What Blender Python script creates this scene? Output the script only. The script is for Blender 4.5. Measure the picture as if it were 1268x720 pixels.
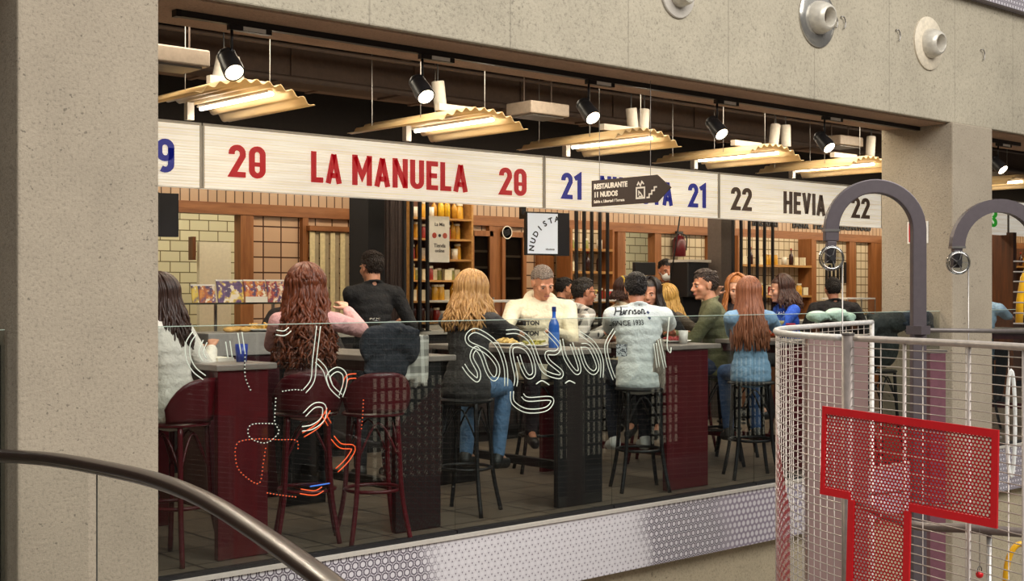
import bpy, bmesh, math, random
from math import sin, cos, pi, radians as R_, sqrt, atan2
from mathutils import Vector, Matrix, Quaternion
from mathutils.bvhtree import BVHTree
import numpy as np
random.seed(7)
for o in list(bpy.data.objects): bpy.data.objects.remove(o)
scene = bpy.context.scene
COL = scene.collection

# ---------------------------------------------------------------- camera
TH = R_(41.86); F = 1600.0; EYE = 1.475
cd = bpy.data.cameras.new('camera'); cam = bpy.data.objects.new('camera', cd); COL.objects.link(cam)
cam.location = (0, 0, EYE); cam.rotation_euler = (pi/2, 0, -TH)
cd.sensor_width = 36; cd.lens = 36*F/1268; cd.clip_end = 200
scene.camera = cam
# ---------------------------------------------------------------- light
scene.view_settings.view_transform = 'Standard'; scene.view_settings.look = 'None'
scene.view_settings.gamma = 1; scene.view_settings.use_curve_mapping = False
scene.view_settings.exposure = 0.0
W = bpy.data.worlds.new('atrium_daylight'); scene.world = W; W.use_nodes = True
nt = W.node_tree; nt.nodes.clear()
tc = nt.nodes.new('ShaderNodeTexCoord'); sp = nt.nodes.new('ShaderNodeSeparateXYZ'); rp = nt.nodes.new('ShaderNodeValToRGB')
bg = nt.nodes.new('ShaderNodeBackground'); ow = nt.nodes.new('ShaderNodeOutputWorld')
nt.links.new(tc.outputs['Generated'], sp.inputs[0])
mr = nt.nodes.new('ShaderNodeMapRange'); mr.inputs[1].default_value = -1; mr.inputs[2].default_value = 1
nt.links.new(sp.outputs[2], mr.inputs[0]); nt.links.new(mr.outputs[0], rp.inputs[0])
cr = rp.color_ramp; cr.elements[0].position = 0.0; cr.elements[0].color = (.08, .07, .06, 1)
cr.elements[1].position = 1.0; cr.elements[1].color = (1.0, .98, .95, 1)
e = cr.elements.new(.5); e.color = (.09, .085, .085, 1)
e = cr.elements.new(.62); e.color = (.5, .49, .47, 1)
nt.links.new(rp.outputs[0], bg.inputs[0]); bg.inputs[1].default_value = 0.9
nt.links.new(bg.outputs[0], ow.inputs[0])
def area(name, loc, rot, sx, sy, power, col=(1, 1, 1)):
    l = bpy.data.lights.new(name, 'AREA'); l.shape = 'RECTANGLE'; l.size = sx; l.size_y = sy; l.energy = power; l.color = col
    o = bpy.data.objects.new(name, l); COL.objects.link(o); o.location = loc; o.rotation_euler = rot
    return o
SKYL = 1950
area('skylight', (5, -3.5, 8.5), (R_(38), 0, 0), 14, 6, SKYL, (1, .965, .91))

# ---------------------------------------------------------------- helpers
def at(px, py, Y):
    """the point on the vertical plane y=Y that shows at this pixel of the photo"""
    dx = (px-634)/F; d = Y/(cos(TH)-dx*sin(TH))
    return Vector((d*(sin(TH)+dx*cos(TH)), Y, EYE+(360-py)/F*d))
def atd(px, py, d):
    dx = (px-634)/F
    return Vector((d*(sin(TH)+dx*cos(TH)), d*(cos(TH)-dx*sin(TH)), EYE+(360-py)/F*d))
def X(px, Y): return at(px, 360, Y).x
def Z(px, py, Y): return at(px, py, Y).z

def tag(o, label=None, cat=None, group=None, kind=None):
    if label: o['label'] = label
    if cat: o['category'] = cat
    if group: o['group'] = group
    if kind: o['kind'] = kind
    return o
def thing(name, label, cat, loc=(0, 0, 0), group=None):
    o = bpy.data.objects.new(name, None); COL.objects.link(o); o.location = loc; o.empty_display_size = .1
    return tag(o, label, cat, group)
def wloc(o):
    v = Vector((0, 0, 0))
    while o: v += o.location; o = o.parent
    return v
def link_mesh(name, me, mat, parent=None, smooth=False):
    o = bpy.data.objects.new(name, me); COL.objects.link(o)
    if mat:
        me.materials.clear(); me.materials.append(mat)
    if parent:
        off = wloc(parent); o.parent = parent
        if off.length > 0: me.transform(Matrix.Translation(-off))
    if smooth: me.polygons.foreach_set('use_smooth', [True]*len(me.polygons))
    return o
def dup(root, loc=None, rz=None, label=None, group=None):
    def cp(o, par):
        c = o.copy(); COL.objects.link(c)
        if par: c.parent = par; c.matrix_parent_inverse = o.matrix_parent_inverse.copy()
        for ch in o.children: cp(ch, c)
        return c
    r = cp(root, None)
    if loc is not None: r.location = loc
    if rz is not None: r.rotation_euler = (0, 0, rz)
    if label: r['label'] = label
    if group: r['group'] = group
    return r

class MB:
    def __init__(s): s.v = []; s.f = []
    def add(s, vs, fs):
        n = len(s.v); s.v.extend([tuple(v) for v in vs]); s.f.extend([tuple(i+n for i in f) for f in fs]); return s
    def box(s, a, b, M=None):
        x0, y0, z0 = a; x1, y1, z1 = b
        if x0 > x1: x0, x1 = x1, x0
        if y0 > y1: y0, y1 = y1, y0
        if z0 > z1: z0, z1 = z1, z0
        vs = [Vector(p) for p in ((x0, y0, z0), (x1, y0, z0), (x1, y1, z0), (x0, y1, z0), (x0, y0, z1), (x1, y0, z1), (x1, y1, z1), (x0, y1, z1))]
        if M: vs = [M @ v for v in vs]
        return s.add(vs, [(0, 3, 2, 1), (4, 5, 6, 7), (0, 1, 5, 4), (1, 2, 6, 5), (2, 3, 7, 6), (3, 0, 4, 7)])
    def cbox(s, c, size, M=None):
        c = Vector(c); h = Vector(size)/2
        return s.box(c-h, c+h, M)
    def tube(s, pts, r, n=8, closed=False, rs=None):
        pts = [Vector(p) for p in pts]; m = len(pts); vs = []; fs = []
        up = None
        for i, p in enumerate(pts):
            a = pts[(i-1) % m] if (closed or i > 0) else p
            b = pts[(i+1) % m] if (closed or i < m-1) else p
            t = (b-a)
            if t.length < 1e-9: t = Vector((0, 0, 1))
            t.normalize()
            if up is None:
                up = Vector((0, 0, 1)) if abs(t.z) < .9 else Vector((1, 0, 0))
            x = up - t*up.dot(t)
            if x.length < 1e-6: x = t.orthogonal()
            x.normalize(); y = t.cross(x); up = x
            rr = rs[i] if rs else r
            for k in range(n):
                an = 2*pi*k/n
                vs.append(p + x*(rr*cos(an)) + y*(rr*sin(an)))
        L = m if closed else m-1
        for i in range(L):
            j = (i+1) % m
            for k in range(n):
                k2 = (k+1) % n
                fs.append((i*n+k, i*n+k2, j*n+k2, j*n+k))
        if not closed:
            fs.append(tuple(reversed(range(n)))); fs.append(tuple((m-1)*n+k for k in range(n)))
        return s.add(vs, fs)
    def lathe(s, prof, c=(0, 0, 0), n=20, M=None):
        """profile of (r,z), turned about z"""
        vs = []; fs = []; m = len(prof); c = Vector(c)
        for r, z in prof:
            for k in range(n):
                a = 2*pi*k/n; v = Vector((r*cos(a), r*sin(a), z))
                vs.append((M @ v if M else v)+c)
        for i in range(m-1):
            for k in range(n):
                k2 = (k+1) % n; fs.append((i*n+k, i*n+k2, (i+1)*n+k2, (i+1)*n+k))
        if prof[0][0] > 1e-5: fs.append(tuple(reversed(range(n))))
        if prof[-1][0] > 1e-5: fs.append(tuple((m-1)*n+k for k in range(n)))
        return s.add(vs, fs)
    def ell(s, c, r, n=16, m=10, M=None):
        vs = []; fs = []; c = Vector(c)
        for i in range(m+1):
            ph = -pi/2+pi*i/m
            for k in range(n):
                a = 2*pi*k/n
                v = Vector((r[0]*cos(ph)*cos(a), r[1]*cos(ph)*sin(a), r[2]*sin(ph)))
                vs.append((M @ v if M else v)+c)
        for i in range(m):
            for k in range(n):
                k2 = (k+1) % n; fs.append((i*n+k, i*n+k2, (i+1)*n+k2, (i+1)*n+k))
        return s.add(vs, fs)
    def cap(s, a, ra, b, rb, n=12):
        """tapered capsule, closed"""
        a = Vector(a); b = Vector(b); d = b-a
        L = d.length
        if L < 1e-6: return s.ell(a, (ra, ra, ra), n, 8)
        q = d.to_track_quat('Z', 'Y').to_matrix()
        prof = [(0.0, -ra)] + [(ra*cos(t), ra*sin(t)) for t in (-1.2, -.8, -.4, 0)] + [(rb*cos(t), L+rb*sin(t)) for t in (0, .4, .8, 1.2)] + [(0.0, L+rb)]
        prof = [(max(r, 1e-4), z) for r, z in prof]
        return s.lathe(prof, a, n, q)
    def prism(s, poly, y0, y1, M=None):
        """polygon of (x,z) extruded along y"""
        n = len(poly)
        vs = [Vector((x, y0, z)) for x, z in poly]+[Vector((x, y1, z)) for x, z in poly]
        if M: vs = [M @ v for v in vs]
        fs = [tuple(range(n)), tuple(reversed(range(n, 2*n)))]
        for i in range(n):
            j = (i+1) % n; fs.append((i, i+n, j+n, j))
        return s.add(vs, fs)
    def ribbon(s, pts, t, y0, y1, closed=False, M=None):
        """2-D stroke (x,z) of width t extruded along y"""
        P = [Vector((p[0], p[1])) for p in pts]; n = len(P); Lf = []; Rt = []
        for i in range(n):
            a = P[(i-1) % n] if (closed or i > 0) else None
            b = P[(i+1) % n] if (closed or i < n-1) else None
            d1 = (P[i]-a).normalized() if a is not None else None
            d2 = (b-P[i]).normalized() if b is not None else None
            if d1 is None: d1 = d2
            if d2 is None: d2 = d1
            n1 = Vector((-d1.y, d1.x)); n2 = Vector((-d2.y, d2.x)); m = (n1+n2)
            if m.length < .3: m = n1
            m.normalize(); k = min(1/max(m.dot(n1), .35), 2.2)
            Lf.append(P[i]+m*(t/2*k)); Rt.append(P[i]-m*(t/2*k))
        vs = []
        for i in range(n):
            for q, y in ((Lf[i], y0), (Rt[i], y0), (Rt[i], y1), (Lf[i], y1)):
                v = Vector((q.x, y, q.y)); vs.append(M @ v if M else v)
        fs = []
        for i in range(n if closed else n-1):
            j = (i+1) % n
            for k in range(4):
                k2 = (k+1) % 4; fs.append((i*4+k, j*4+k, j*4+k2, i*4+k2))
        if not closed:
            fs.append((0, 1, 2, 3)); fs.append(tuple((n-1)*4+k for k in (3, 2, 1, 0)))
        return s.add(vs, fs)
    def xf(s, M):
        s.v = [tuple(M @ Vector(v)) for v in s.v]; return s
    def mesh(s, name='m', fix=True):
        me = bpy.data.meshes.new(name); me.from_pydata(s.v, [], s.f); me.validate(); me.update()
        if fix:
            bm = bmesh.new(); bm.from_mesh(me); bmesh.ops.recalc_face_normals(bm, faces=bm.faces); bm.to_mesh(me); bm.free()
        return me
    def build(s, name, mat, parent=None, smooth=False, bevel=0):
        me = s.mesh(name)
        o = link_mesh(name, me, mat, parent, smooth)
        if smooth == 'auto':
            me.polygons.foreach_set('use_smooth', [True]*len(me.polygons))
            try: me.set_sharp_from_angle(angle=R_(40))
            except Exception: pass
        if bevel:
            m = o.modifiers.new('b', 'BEVEL'); m.width = bevel; m.segments = 2; m.limit_method = 'ANGLE'
        return o
def spline(pts, k=6, closed=False):
    """Catmull-Rom through points"""
    P = [Vector(p) for p in pts]; n = len(P); out = []
    for i in range(n if closed else n-1):
        if closed: p0, p1, p2, p3 = P[i-1], P[i], P[(i+1) % n], P[(i+2) % n]
        else: p0, p1, p2, p3 = P[max(i-1, 0)], P[i], P[i+1], P[min(i+2, n-1)]
        for j in range(k):
            t = j/k
            out.append(.5*((2*p1)+(p2-p0)*t+(2*p0-5*p1+4*p2-p3)*t*t+(3*p1-p0-3*p2+p3)*t*t*t))
    if not closed: out.append(P[-1])
    return out
def remesh(mb, voxel, it=4, fac=.5):
    me = mb.mesh('tmp')
    o = bpy.data.objects.new('tmp', me); COL.objects.link(o)
    m = o.modifiers.new('r', 'REMESH'); m.mode = 'VOXEL'; m.voxel_size = voxel; m.adaptivity = 0
    if it:
        m2 = o.modifiers.new('s', 'SMOOTH'); m2.iterations = it; m2.factor = fac
    dg = bpy.context.evaluated_depsgraph_get()
    r = bpy.data.meshes.new_from_object(o.evaluated_get(dg))
    bpy.data.objects.remove(o); bpy.data.meshes.remove(me)
    r.polygons.foreach_set('use_smooth', [True]*len(r.polygons))
    return r

# ---------------------------------------------------------------- materials
def srgb(c):
    if isinstance(c, str): c = tuple(int(c[i:i+2], 16)/255 for i in (0, 2, 4))
    return tuple((x/12.92 if x <= .04045 else ((x+.055)/1.055)**2.4) for x in c)+(1,)
class NT:
    def __init__(s, name):
        s.m = bpy.data.materials.new(name); s.m.use_nodes = True; s.t = s.m.node_tree
        s.b = s.t.nodes['Principled BSDF']; s.out = s.t.nodes['Material Output']
    def n(s, t, **kw):
        nd = s.t.nodes.new('ShaderNode'+t)
        for k, v in kw.items(): setattr(nd, k, v)
        return nd
    def l(s, a, b): s.t.links.new(a, b)
    def math(s, op, a, b=None, c=None):
        nd = s.n('Math', operation=op)
        for i, v in enumerate((a, b, c)):
            if v is None: continue
            if isinstance(v, (int, float)): nd.inputs[i].default_value = v
            else: s.l(v, nd.inputs[i])
        return nd.outputs[0]
    def mix(s, fac, a, b, mode='MIX'):
        nd = s.n('Mix', data_type='RGBA', blend_type=mode)
        for i, v in ((0, fac), (6, a), (7, b)):
            if isinstance(v, (int, float)): nd.inputs[i].default_value = v
            elif isinstance(v, tuple): nd.inputs[i].default_value = v
            else: s.l(v, nd.inputs[i])
        return nd.outputs[2]
    def coord(s, kind='Object', scale=(1, 1, 1)):
        t = s.n('TexCoord'); m = s.n('Mapping'); m.inputs['Scale'].default_value = scale
        s.l(t.outputs[kind], m.inputs[0]); return m.outputs[0]
    def noise(s, vec, scale, detail=3, rough=.55):
        nd = s.n('TexNoise'); nd.inputs['Scale'].default_value = scale; nd.inputs['Detail'].default_value = detail; nd.inputs['Roughness'].default_value = rough
        s.l(vec, nd.inputs['Vector']); return nd.outputs[0]
    def ramp(s, fac, stops):
        nd = s.n('ValToRGB'); c = nd.color_ramp
        c.elements[0].position = stops[0][0]; c.elements[0].color = stops[0][1]
        c.elements[1].position = stops[-1][0]; c.elements[1].color = stops[-1][1]
        for p, q in stops[1:-1]:
            e = c.elements.new(p); e.color = q
        s.l(fac, nd.inputs[0]); return nd.outputs[0]
    def bump(s, h, strength=.3, dist=.01):
        nd = s.n('Bump'); nd.inputs['Strength'].default_value = strength; nd.inputs['Distance'].default_value = dist
        s.l(h, nd.inputs['Height']); s.l(nd.outputs[0], s.b.inputs['Normal'])
    def col(s, c):
        if isinstance(c, tuple): s.b.inputs['Base Color'].default_value = c
        else: s.l(c, s.b.inputs['Base Color'])
    def set(s, rough=.5, metal=0, spec=None):
        s.b.inputs['Roughness'].default_value = rough; s.b.inputs['Metallic'].default_value = metal
        if spec is not None: s.b.inputs['Specular IOR Level'].default_value = spec
_mc = {}
def plain(c, rough=.5, metal=0, var=.12, scale=30, bump=0, stretch=(1, 1, 1), emit=0, spec=None):
    """a plain colour with a little procedural variation"""
    key = (c, rough, metal, var, scale, bump, stretch, emit, spec)
    if key in _mc: return _mc[key]
    m = NT('plain_'+str(len(_mc))); base = srgb(c) if isinstance(c, str) else c
    v = m.coord('Object', stretch); nz = m.noise(v, scale)
    dk = tuple(x*(1-var) for x in base[:3])+(1,); lt = tuple(min(1, x*(1+var)) for x in base[:3])+(1,)
    cc = m.ramp(nz, [(.3, dk), (.7, lt)]); m.col(cc); m.set(rough, metal, spec)
    if bump: m.bump(nz, bump, .01)
    if emit:
        m.l(cc, m.b.inputs['Emission Color']); m.b.inputs['Emission Strength'].default_value = emit
    _mc[key] = m.m
    return m.m
def fabric(c, var=.15, c2=None, wr=.5):
    key = ('fab', c, var, c2, wr)
    if key in _mc: return _mc[key]
    m = NT('fabric_'+str(len(_mc))); base = srgb(c)
    v = m.coord('Object'); n1 = m.noise(v, 9, 4); n2 = m.noise(v, 260, 2)
    b = srgb(c2) if c2 else tuple(x*(1-var) for x in base[:3])+(1,)
    m.col(m.ramp(n1, [(.35, b), (.65, base)])); m.set(.85)
    n3 = m.noise(v, 24, 3); h = m.math('ADD', m.math('ADD', n1, m.math('MULTIPLY', n3, .14)), m.math('MULTIPLY', n2, .02)); m.bump(h, min(1, wr*1.5), .05)
    _mc[key] = m.m
    return m.m
def concrete(name, c, seams=None, scale=1.0, pit=.6):
    m = NT(name); v = m.coord('Object'); base = srgb(c)
    dk = tuple(x*.72 for x in base[:3])+(1,); lt = tuple(min(1, x*1.15) for x in base[:3])+(1,)
    n1 = m.noise(v, 2.2*scale, 6, .6); n2 = m.noise(v, 60*scale, 4, .7); 
    cc = m.ramp(n1, [(.3, dk), (.7, lt)])
    cc = m.mix(.55, cc, m.ramp(n2, [(.32, tuple(x*.45 for x in base[:3])+(1,)), (.45, base), (.72, tuple(min(1, x*1.25) for x in base[:3])+(1,))]))
    n3 = m.noise(v, 5, 3); n4 = m.noise(v, 130*scale, 2, .5); n5 = m.noise(v, 42*scale, 2, .5)
    pits = m.math('MULTIPLY', m.math('GREATER_THAN', m.math('ADD', n5, m.math('MULTIPLY', n3, .35)), .9), 1.0)
    cc = m.mix(m.math('MULTIPLY', pits, pit), cc, tuple(x*.25 for x in base[:3])+(1,))
    cc = m.mix(m.math('MULTIPLY', m.math('GREATER_THAN', n4, .66), .45), cc, lt)
    h = m.math('SUBTRACT', m.math('ADD', m.math('MULTIPLY', n2, .8), m.math('MULTIPLY', n4, .3)), pits)
    if seams:
        sx = m.n('SeparateXYZ'); m.l(v, sx.inputs[0])
        w = m.math('PINGPONG', m.math('ADD', sx.outputs[0], m.math('MULTIPLY', m.noise(v, .8, 0), .0)), seams/2)
        ln = m.math('LESS_THAN', w, .006); cc = m.mix(m.math('MULTIPLY', ln, .35), cc, tuple(x*.35 for x in base[:3])+(1,))
        h = m.math('SUBTRACT', h, ln)
    m.col(cc); m.set(.9); m.bump(h, .45, .012)
    return m.m
def tiles(name, c, grout, sx, sz, brick=False, rough=.25, axis='xz', mortar=.04, var=.06):
    """square or brick tiles; sizes in metres"""
    m = NT(name); t = m.n('TexCoord'); s = m.n('SeparateXYZ'); m.l(t.outputs['Object'], s.inputs[0]); cb = m.n('CombineXYZ')
    a, b = {'xz': (0, 2), 'xy': (0, 1), 'yz': (1, 2)}[axis]
    m.l(s.outputs[a], cb.inputs[0]); m.l(s.outputs[b], cb.inputs[1])
    br = m.n('TexBrick'); br.offset = .5 if brick else 0; br.squash = 1
    br.inputs['Scale'].default_value = 1; br.inputs['Brick Width'].default_value = sx; br.inputs['Row Height'].default_value = sz
    br.inputs['Mortar Size'].default_value = mortar*min(sx, sz); br.inputs['Mortar Smooth'].default_value = .1
    base = srgb(c); br.inputs['Color1'].default_value = base; br.inputs['Color2'].default_value = tuple(x*(1-var*2) for x in base[:3])+(1,)
    br.inputs['Mortar'].default_value = srgb(grout); m.l(cb.outputs[0], br.inputs['Vector'])
    m.col(br.outputs[0]); m.set(rough)
    inv = m.math('SUBTRACT', 1, br.outputs[1]); m.bump(inv, .4, .004)
    return m.m
def wood(name, c, c2, stretch=(12, 12, 1), rough=.45):
    m = NT(name); v = m.coord('Object', stretch); n = m.noise(v, 2.2, 6, .65)
    m.col(m.ramp(n, [(.3, srgb(c2)), (.68, srgb(c))])); m.set(rough); m.bump(n, .12, .004)
    return m.m
def emit(name, c, s):
    m = NT(name); m.col(srgb(c)); m.b.inputs['Emission Color'].default_value = srgb(c); m.b.inputs['Emission Strength'].default_value = s
    v = m.coord('Object'); nz = m.noise(v, 20)
    m.l(m.ramp(nz, [(0, tuple(x*.92 for x in srgb(c)[:3])+(1,)), (1, srgb(c))]), m.b.inputs['Emission Color'])
    return m.m
def glass(name, tint, refl=1.0, rough=0.0, ior=1.45):
    """thin architectural glass: part passes straight through, part mirrors by Fresnel"""
    m = NT(name); m.t.nodes.remove(m.b)
    tr = m.n('BsdfTransparent'); gl = m.n('BsdfGlossy'); gl.inputs['Roughness'].default_value = rough; mx = m.n('MixShader'); fr = m.n('LayerWeight'); fr.inputs[0].default_value = .5
    v = m.coord('Object'); nz = m.noise(v, 1.5)
    m.l(m.ramp(nz, [(.3, tuple(x*.97 for x in tint)+(1,)), (.7, tuple(tint)+(1,))]), tr.inputs[0])
    r0 = ((ior-1)/(ior+1))**2; fz = m.math('ADD', m.math('MULTIPLY', m.math('POWER', fr.outputs[1], 5.0), 1-r0), r0)
    m.l(m.math('MULTIPLY', fz, refl), mx.inputs[0]); m.l(tr.outputs[0], mx.inputs[1]); m.l(gl.outputs[0], mx.inputs[2]); m.l(mx.outputs[0], m.out.inputs[0])
    return m.m
def hairmat(c, c2, key=None):
    k = ('hair', c, c2)
    if k in _mc: return _mc[k]
    m = NT('hair_'+str(len(_mc))); v = m.coord('Object', (90, 90, 4)); n = m.noise(v, 1.2, 3)
    m.col(m.ramp(n, [(.3, srgb(c2)), (.7, srgb(c))])); m.set(.45, 0, .4); m.bump(n, .5, .004)
    _mc[k] = m.m
    return m.m

M = {}
M['pillar'] = concrete('pillar_concrete', 'a29684', scale=1.0)
M['beam'] = concrete('beam_concrete', 'ada491', seams=1.06, scale=.8, pit=.45)
M['conc_low'] = concrete('slab_concrete', 'b3a68c', scale=1.0)
M['soffit'] = concrete('soffit_concrete', 'a98a72', scale=1.0, pit=.3)  # the underside's brown lit tone is put into its base colour
M['ceil'] = plain('1e1815', .95)
M['duct'] = plain('54433a', .8); M['duct2'] = plain('6b574a', .75); M['pipe'] = plain('4a3b33', .7)
M['black'] = plain('151416', .45); M['blackm'] = plain('1b1a1b', .4, .3); M['matblack'] = plain('121113', .85)
M['white'] = plain('e6e3dc', .45, 0, .04); M['cream'] = plain('ddd3bb', .6, 0, .06)
M['greywh'] = plain('b9b2a8', .5, 0, .06); M['grey'] = plain('7e7a76', .5)
M['steel'] = plain('9c9894', .32, .85); M['chrome'] = plain('cfcdca', .12, 1.0)
M['wood'] = wood('orange_wood', 'a0683a', '7a4820', (10, 10, 1)); M['woodh'] = wood('orange_wood_h', 'a0683a', '7a4820', (1, 10, 10))
M['woodd'] = wood('dark_wood', '6b3e1f', '452611', (10, 10, 1)); M['woodl'] = wood('shelf_wood', 'b98a4c', '8f6330', (1, 10, 10))
M['tile_h'] = tiles('header_tile', 'c9a888', '5d4636', .095, 3.0, False, .2, 'xz', .07)
M['tile_sq'] = tiles('square_tile', 'cdaa8a', '4f3426', .2, .15, False, .22, 'xz', .05)
M['tile_sub'] = tiles('subway_tile', 'ded6b4', '6e6348', .24, .12, True, .25, 'xz', .05)
M['tile_small'] = tiles('small_tile', 'd8c8a8', '7d6a50', .12, .12, False, .25, 'xz', .06)
M['floor'] = tiles('floor_tile', '74675a', '221c18', .42, .42, False, .35, 'xy', .02, .1)
M['lowfloor'] = tiles('lower_floor_tile', '8d857a', '5b544c', .6, .6, False, .3, 'xy', .01)
M['maroon'] = plain('54141c', .3, 0, .1, 6); M['maroond'] = plain('39131a', .35); M['mauve'] = plain('8f7672', .4, 0, .08, 5); M['plum'] = plain('6c4650', .4)
M['red'] = plain('c4101c', .4, 0, .05); M['signred'] = plain('b81420', .5, 0, .04, 30, 0, (1, 1, 1), .3); M['signblue'] = plain('232a8c', .5, 0, .04, 30, 0, (1, 1, 1), .3); M['signbrown'] = plain('4a3a30', .4, 0, .04, 30, 0, (1, 1, 1), .3); M['signgreen'] = plain('2f9a2e', .4, 0, .04, 30, 0, (1, 1, 1), .5)
M['glass'] = glass('railing_glass', (.86, .885, .87), 1.0)
M['cglass'] = glass('clear_glass', (.95, .96, .95), 1.0)
M['edge'] = plain('aebfb2', .2, 0, .05, 40, 0, (1, 1, 1), .0)
M['table'] = plain('8a8079', .4, 0, .1, 6)
M['wire'] = plain('b5aca4', .35, .6, .05); M['wirered'] = plain('a3202c', .4, .2)
M['goose'] = plain('5c5458', .42, .35, .06); M['pvc'] = glass('pulley_plastic', (.8, .82, .82), 2.2, .1)
M['paper'] = plain('ebe5d6', .7, 0, .03); M['led'] = emit('led_tube', 'fff3dc', 9); M['lens'] = emit('spot_lens', 'fff0d8', 7)
M['handrail'] = plain('352a25', .28, .2, .08)
# patterned strip: rings and dots on a triangular lattice, zones along the facade
def strip_mat():
    m = NT('patterned_strip'); t = m.n('TexCoord'); s = m.n('SeparateXYZ'); m.l(t.outputs['Object'], s.inputs[0])
    a = .052; b = a*sqrt(3)
    def lat(ox, oz):
        u = m.math('SUBTRACT', m.math('MODULO', m.math('ADD', s.outputs[0], 100+ox), a), a/2)
        w = m.math('SUBTRACT', m.math('MODULO', m.math('ADD', s.outputs[2], 100+oz), b), b/2)
        return m.math('SQRT', m.math('ADD', m.math('MULTIPLY', u, u), m.math('MULTIPLY', w, w)))
    d = m.math('MINIMUM', lat(0, 0), lat(a/2, b/2))
    d2 = m.math('MINIMUM', m.math('MINIMUM', lat(a/2, b/6), lat(0, b/6+b/2)), m.math('MINIMUM', lat(a/2, -b/6), lat(0, -b/6+b/2)))
    ring = m.math('LESS_THAN', m.math('ABSOLUTE', m.math('SUBTRACT', d, .0195)), .0042)
    inside = m.math('LESS_THAN', d, .0195)
    dots = m.math('LESS_THAN', d2, .0058)
    nz = m.noise(t.outputs['Object'], .55, 2); nz3 = m.noise(t.outputs['Object'], 2.5, 1)
    xx = m.math('ADD', s.outputs[0], m.math('MULTIPLY', m.math('SUBTRACT', m.math('ADD', nz, nz3), 1), .5))
    zone = m.n('MapRange'); zone.inputs[1].default_value = 2; zone.inputs[2].default_value = 16; m.l(xx, zone.inputs[0])
    def px(x): return (x-2)/14
    g = lambda v: (v, v, v, 1)
    z_ring = m.ramp(zone.outputs[0], [(0, g(1)), (px(4.55), g(1)), (px(4.8), g(.1)), (px(6.55), g(.1)), (px(6.75), g(1)), (px(7.4), g(.9)), (px(7.6), g(.2)), (px(9.5), g(.2)), (px(10), g(1)), (1, g(1))])
    z_purp = m.ramp(zone.outputs[0], [(0, g(.1)), (px(4.6), g(.08)), (px(5), g(0)), (px(6.9), g(.02)), (px(7.35), g(.2)), (px(7.6), g(.9)), (px(9.3), g(.9)), (px(9.8), g(.3)), (1, g(.2))])
    base = m.mix(z_purp, srgb('d3cfd2'), srgb('8a7c8e'))
    c = m.mix(m.math('MULTIPLY', inside, m.math('ADD', m.math('MULTIPLY', z_purp, .8), .12)), base, srgb('d9d5d8'))
    c = m.mix(m.math('MULTIPLY', ring, z_ring), c, srgb('564d58'))
    c = m.mix(m.math('MULTIPLY', dots, m.math('SUBTRACT', .85, m.math('MULTIPLY', z_purp, .6))), c, srgb('6e6470'))
    m.col(c); m.set(.5)
    return m.m
M['strip'] = strip_mat()
def band_mat():
    """backlit ribbed sheet"""
    m = NT('backlit_sign_sheet'); t = m.n('TexCoord'); s = m.n('SeparateXYZ'); m.l(t.outputs['Object'], s.inputs[0])
    mp = m.n('Mapping'); mp.inputs['Scale'].default_value = (.8, 1, 22); m.l(t.outputs['Object'], mp.inputs[0])
    nz = m.noise(mp.outputs[0], 1.5, 3)
    rib = m.math('PINGPONG', s.outputs[2], .011); rb = m.math('MULTIPLY', rib, 1/.011)
    c = m.ramp(nz, [(.25, srgb('dccdb8')), (.55, srgb('f3ecdc')), (.8, srgb('fdfaf0'))])
    c = m.mix(m.math('MULTIPLY', m.math('LESS_THAN', rb, .25), .35), c, srgb('b9a994'))
    m.col(c); m.set(.35); m.l(c, m.b.inputs['Emission Color']); m.b.inputs['Emission Strength'].default_value = .5
    m.bump(rb, .3, .004)
    return m.m
M['band'] = band_mat()
def corr_mat():
    m = NT('translucent_corrugated_sheet'); v = m.coord('Object', (6, 1, 6)); n = m.noise(v, 3, 3)
    m.col(m.ramp(n, [(.3, srgb('c9a775')), (.7, srgb('e2cba0'))])); m.set(.35)
    m.b.inputs['Transmission Weight'].default_value = 0.0
    tl = m.n('BsdfTranslucent'); tl.inputs[0].default_value = srgb('e8d2a8'); mx = m.n('MixShader'); mx.inputs[0].default_value = .32
    m.l(m.b.outputs[0], mx.inputs[1]); m.l(tl.outputs[0], mx.inputs[2]); m.l(mx.outputs[0], m.out.inputs[0])
    return m.m
M['corr'] = corr_mat()
# ================================================================ structure
def struct(name, mb, mat, parent=None, bevel=0):
    o = mb.build(name, mat, parent, bevel=bevel); tag(o, kind='structure'); return o
def sbox(name, a, b, mat, bevel=0): return struct(name, MB().box(a, b), mat, None, bevel)
ZB = 2.965           # underside of the long beam
sbox('floor', (-3, 6.06, -.3), (27, 13.6, 0), M['floor'])
sbox('floor_lower', (-8, -9, -3.3), (30, 14, -3.2), M['lowfloor'])
sbox('wall_slab_edge', (-3, 6.09, -3.2), (27, 6.4, -.3), M['conc_low'])
sbox('trim_1', (-3, 5.985, -.42), (27, 6.085, -.012), M['strip'])                      # patterned fascia under the glass
sbox('trim_2', (-3, 5.97, -.012), (27, 6.09, .008), M['greywh'])
pl = [(at(22, 360, 5.9).x, at(197, 360, 5.9).x), (at(1180, 360, 5.9).x, at(1229, 360, 5.9).x)]
for i, (a, b) in enumerate(pl):
    sbox('wall_pillar_%d' % (i+1), (a, 5.9, -3.2), (b, 6.62, ZB), M['pillar'], .012)
sbox('wall_beam', (-3, 5.93, ZB), (27, 6.6, 4.13), M['beam'], .01)
sbox('trim_3', (-3, 5.97, ZB-.012), (27, 6.6, ZB), M['soffit'])
sbox('trim_4', (-3, 5.84, 4.1), (27, 6.6, 4.75), M['strip'])                            # fascia of the floor above
sbox('ceiling', (-3, 6.6, 3.75), (27, 14, 3.85), M['ceil'])
sbox('ceiling_edge', (-3, 5.9, 4.75), (27, 6.7, 5.3), M['conc_low'])
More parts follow.
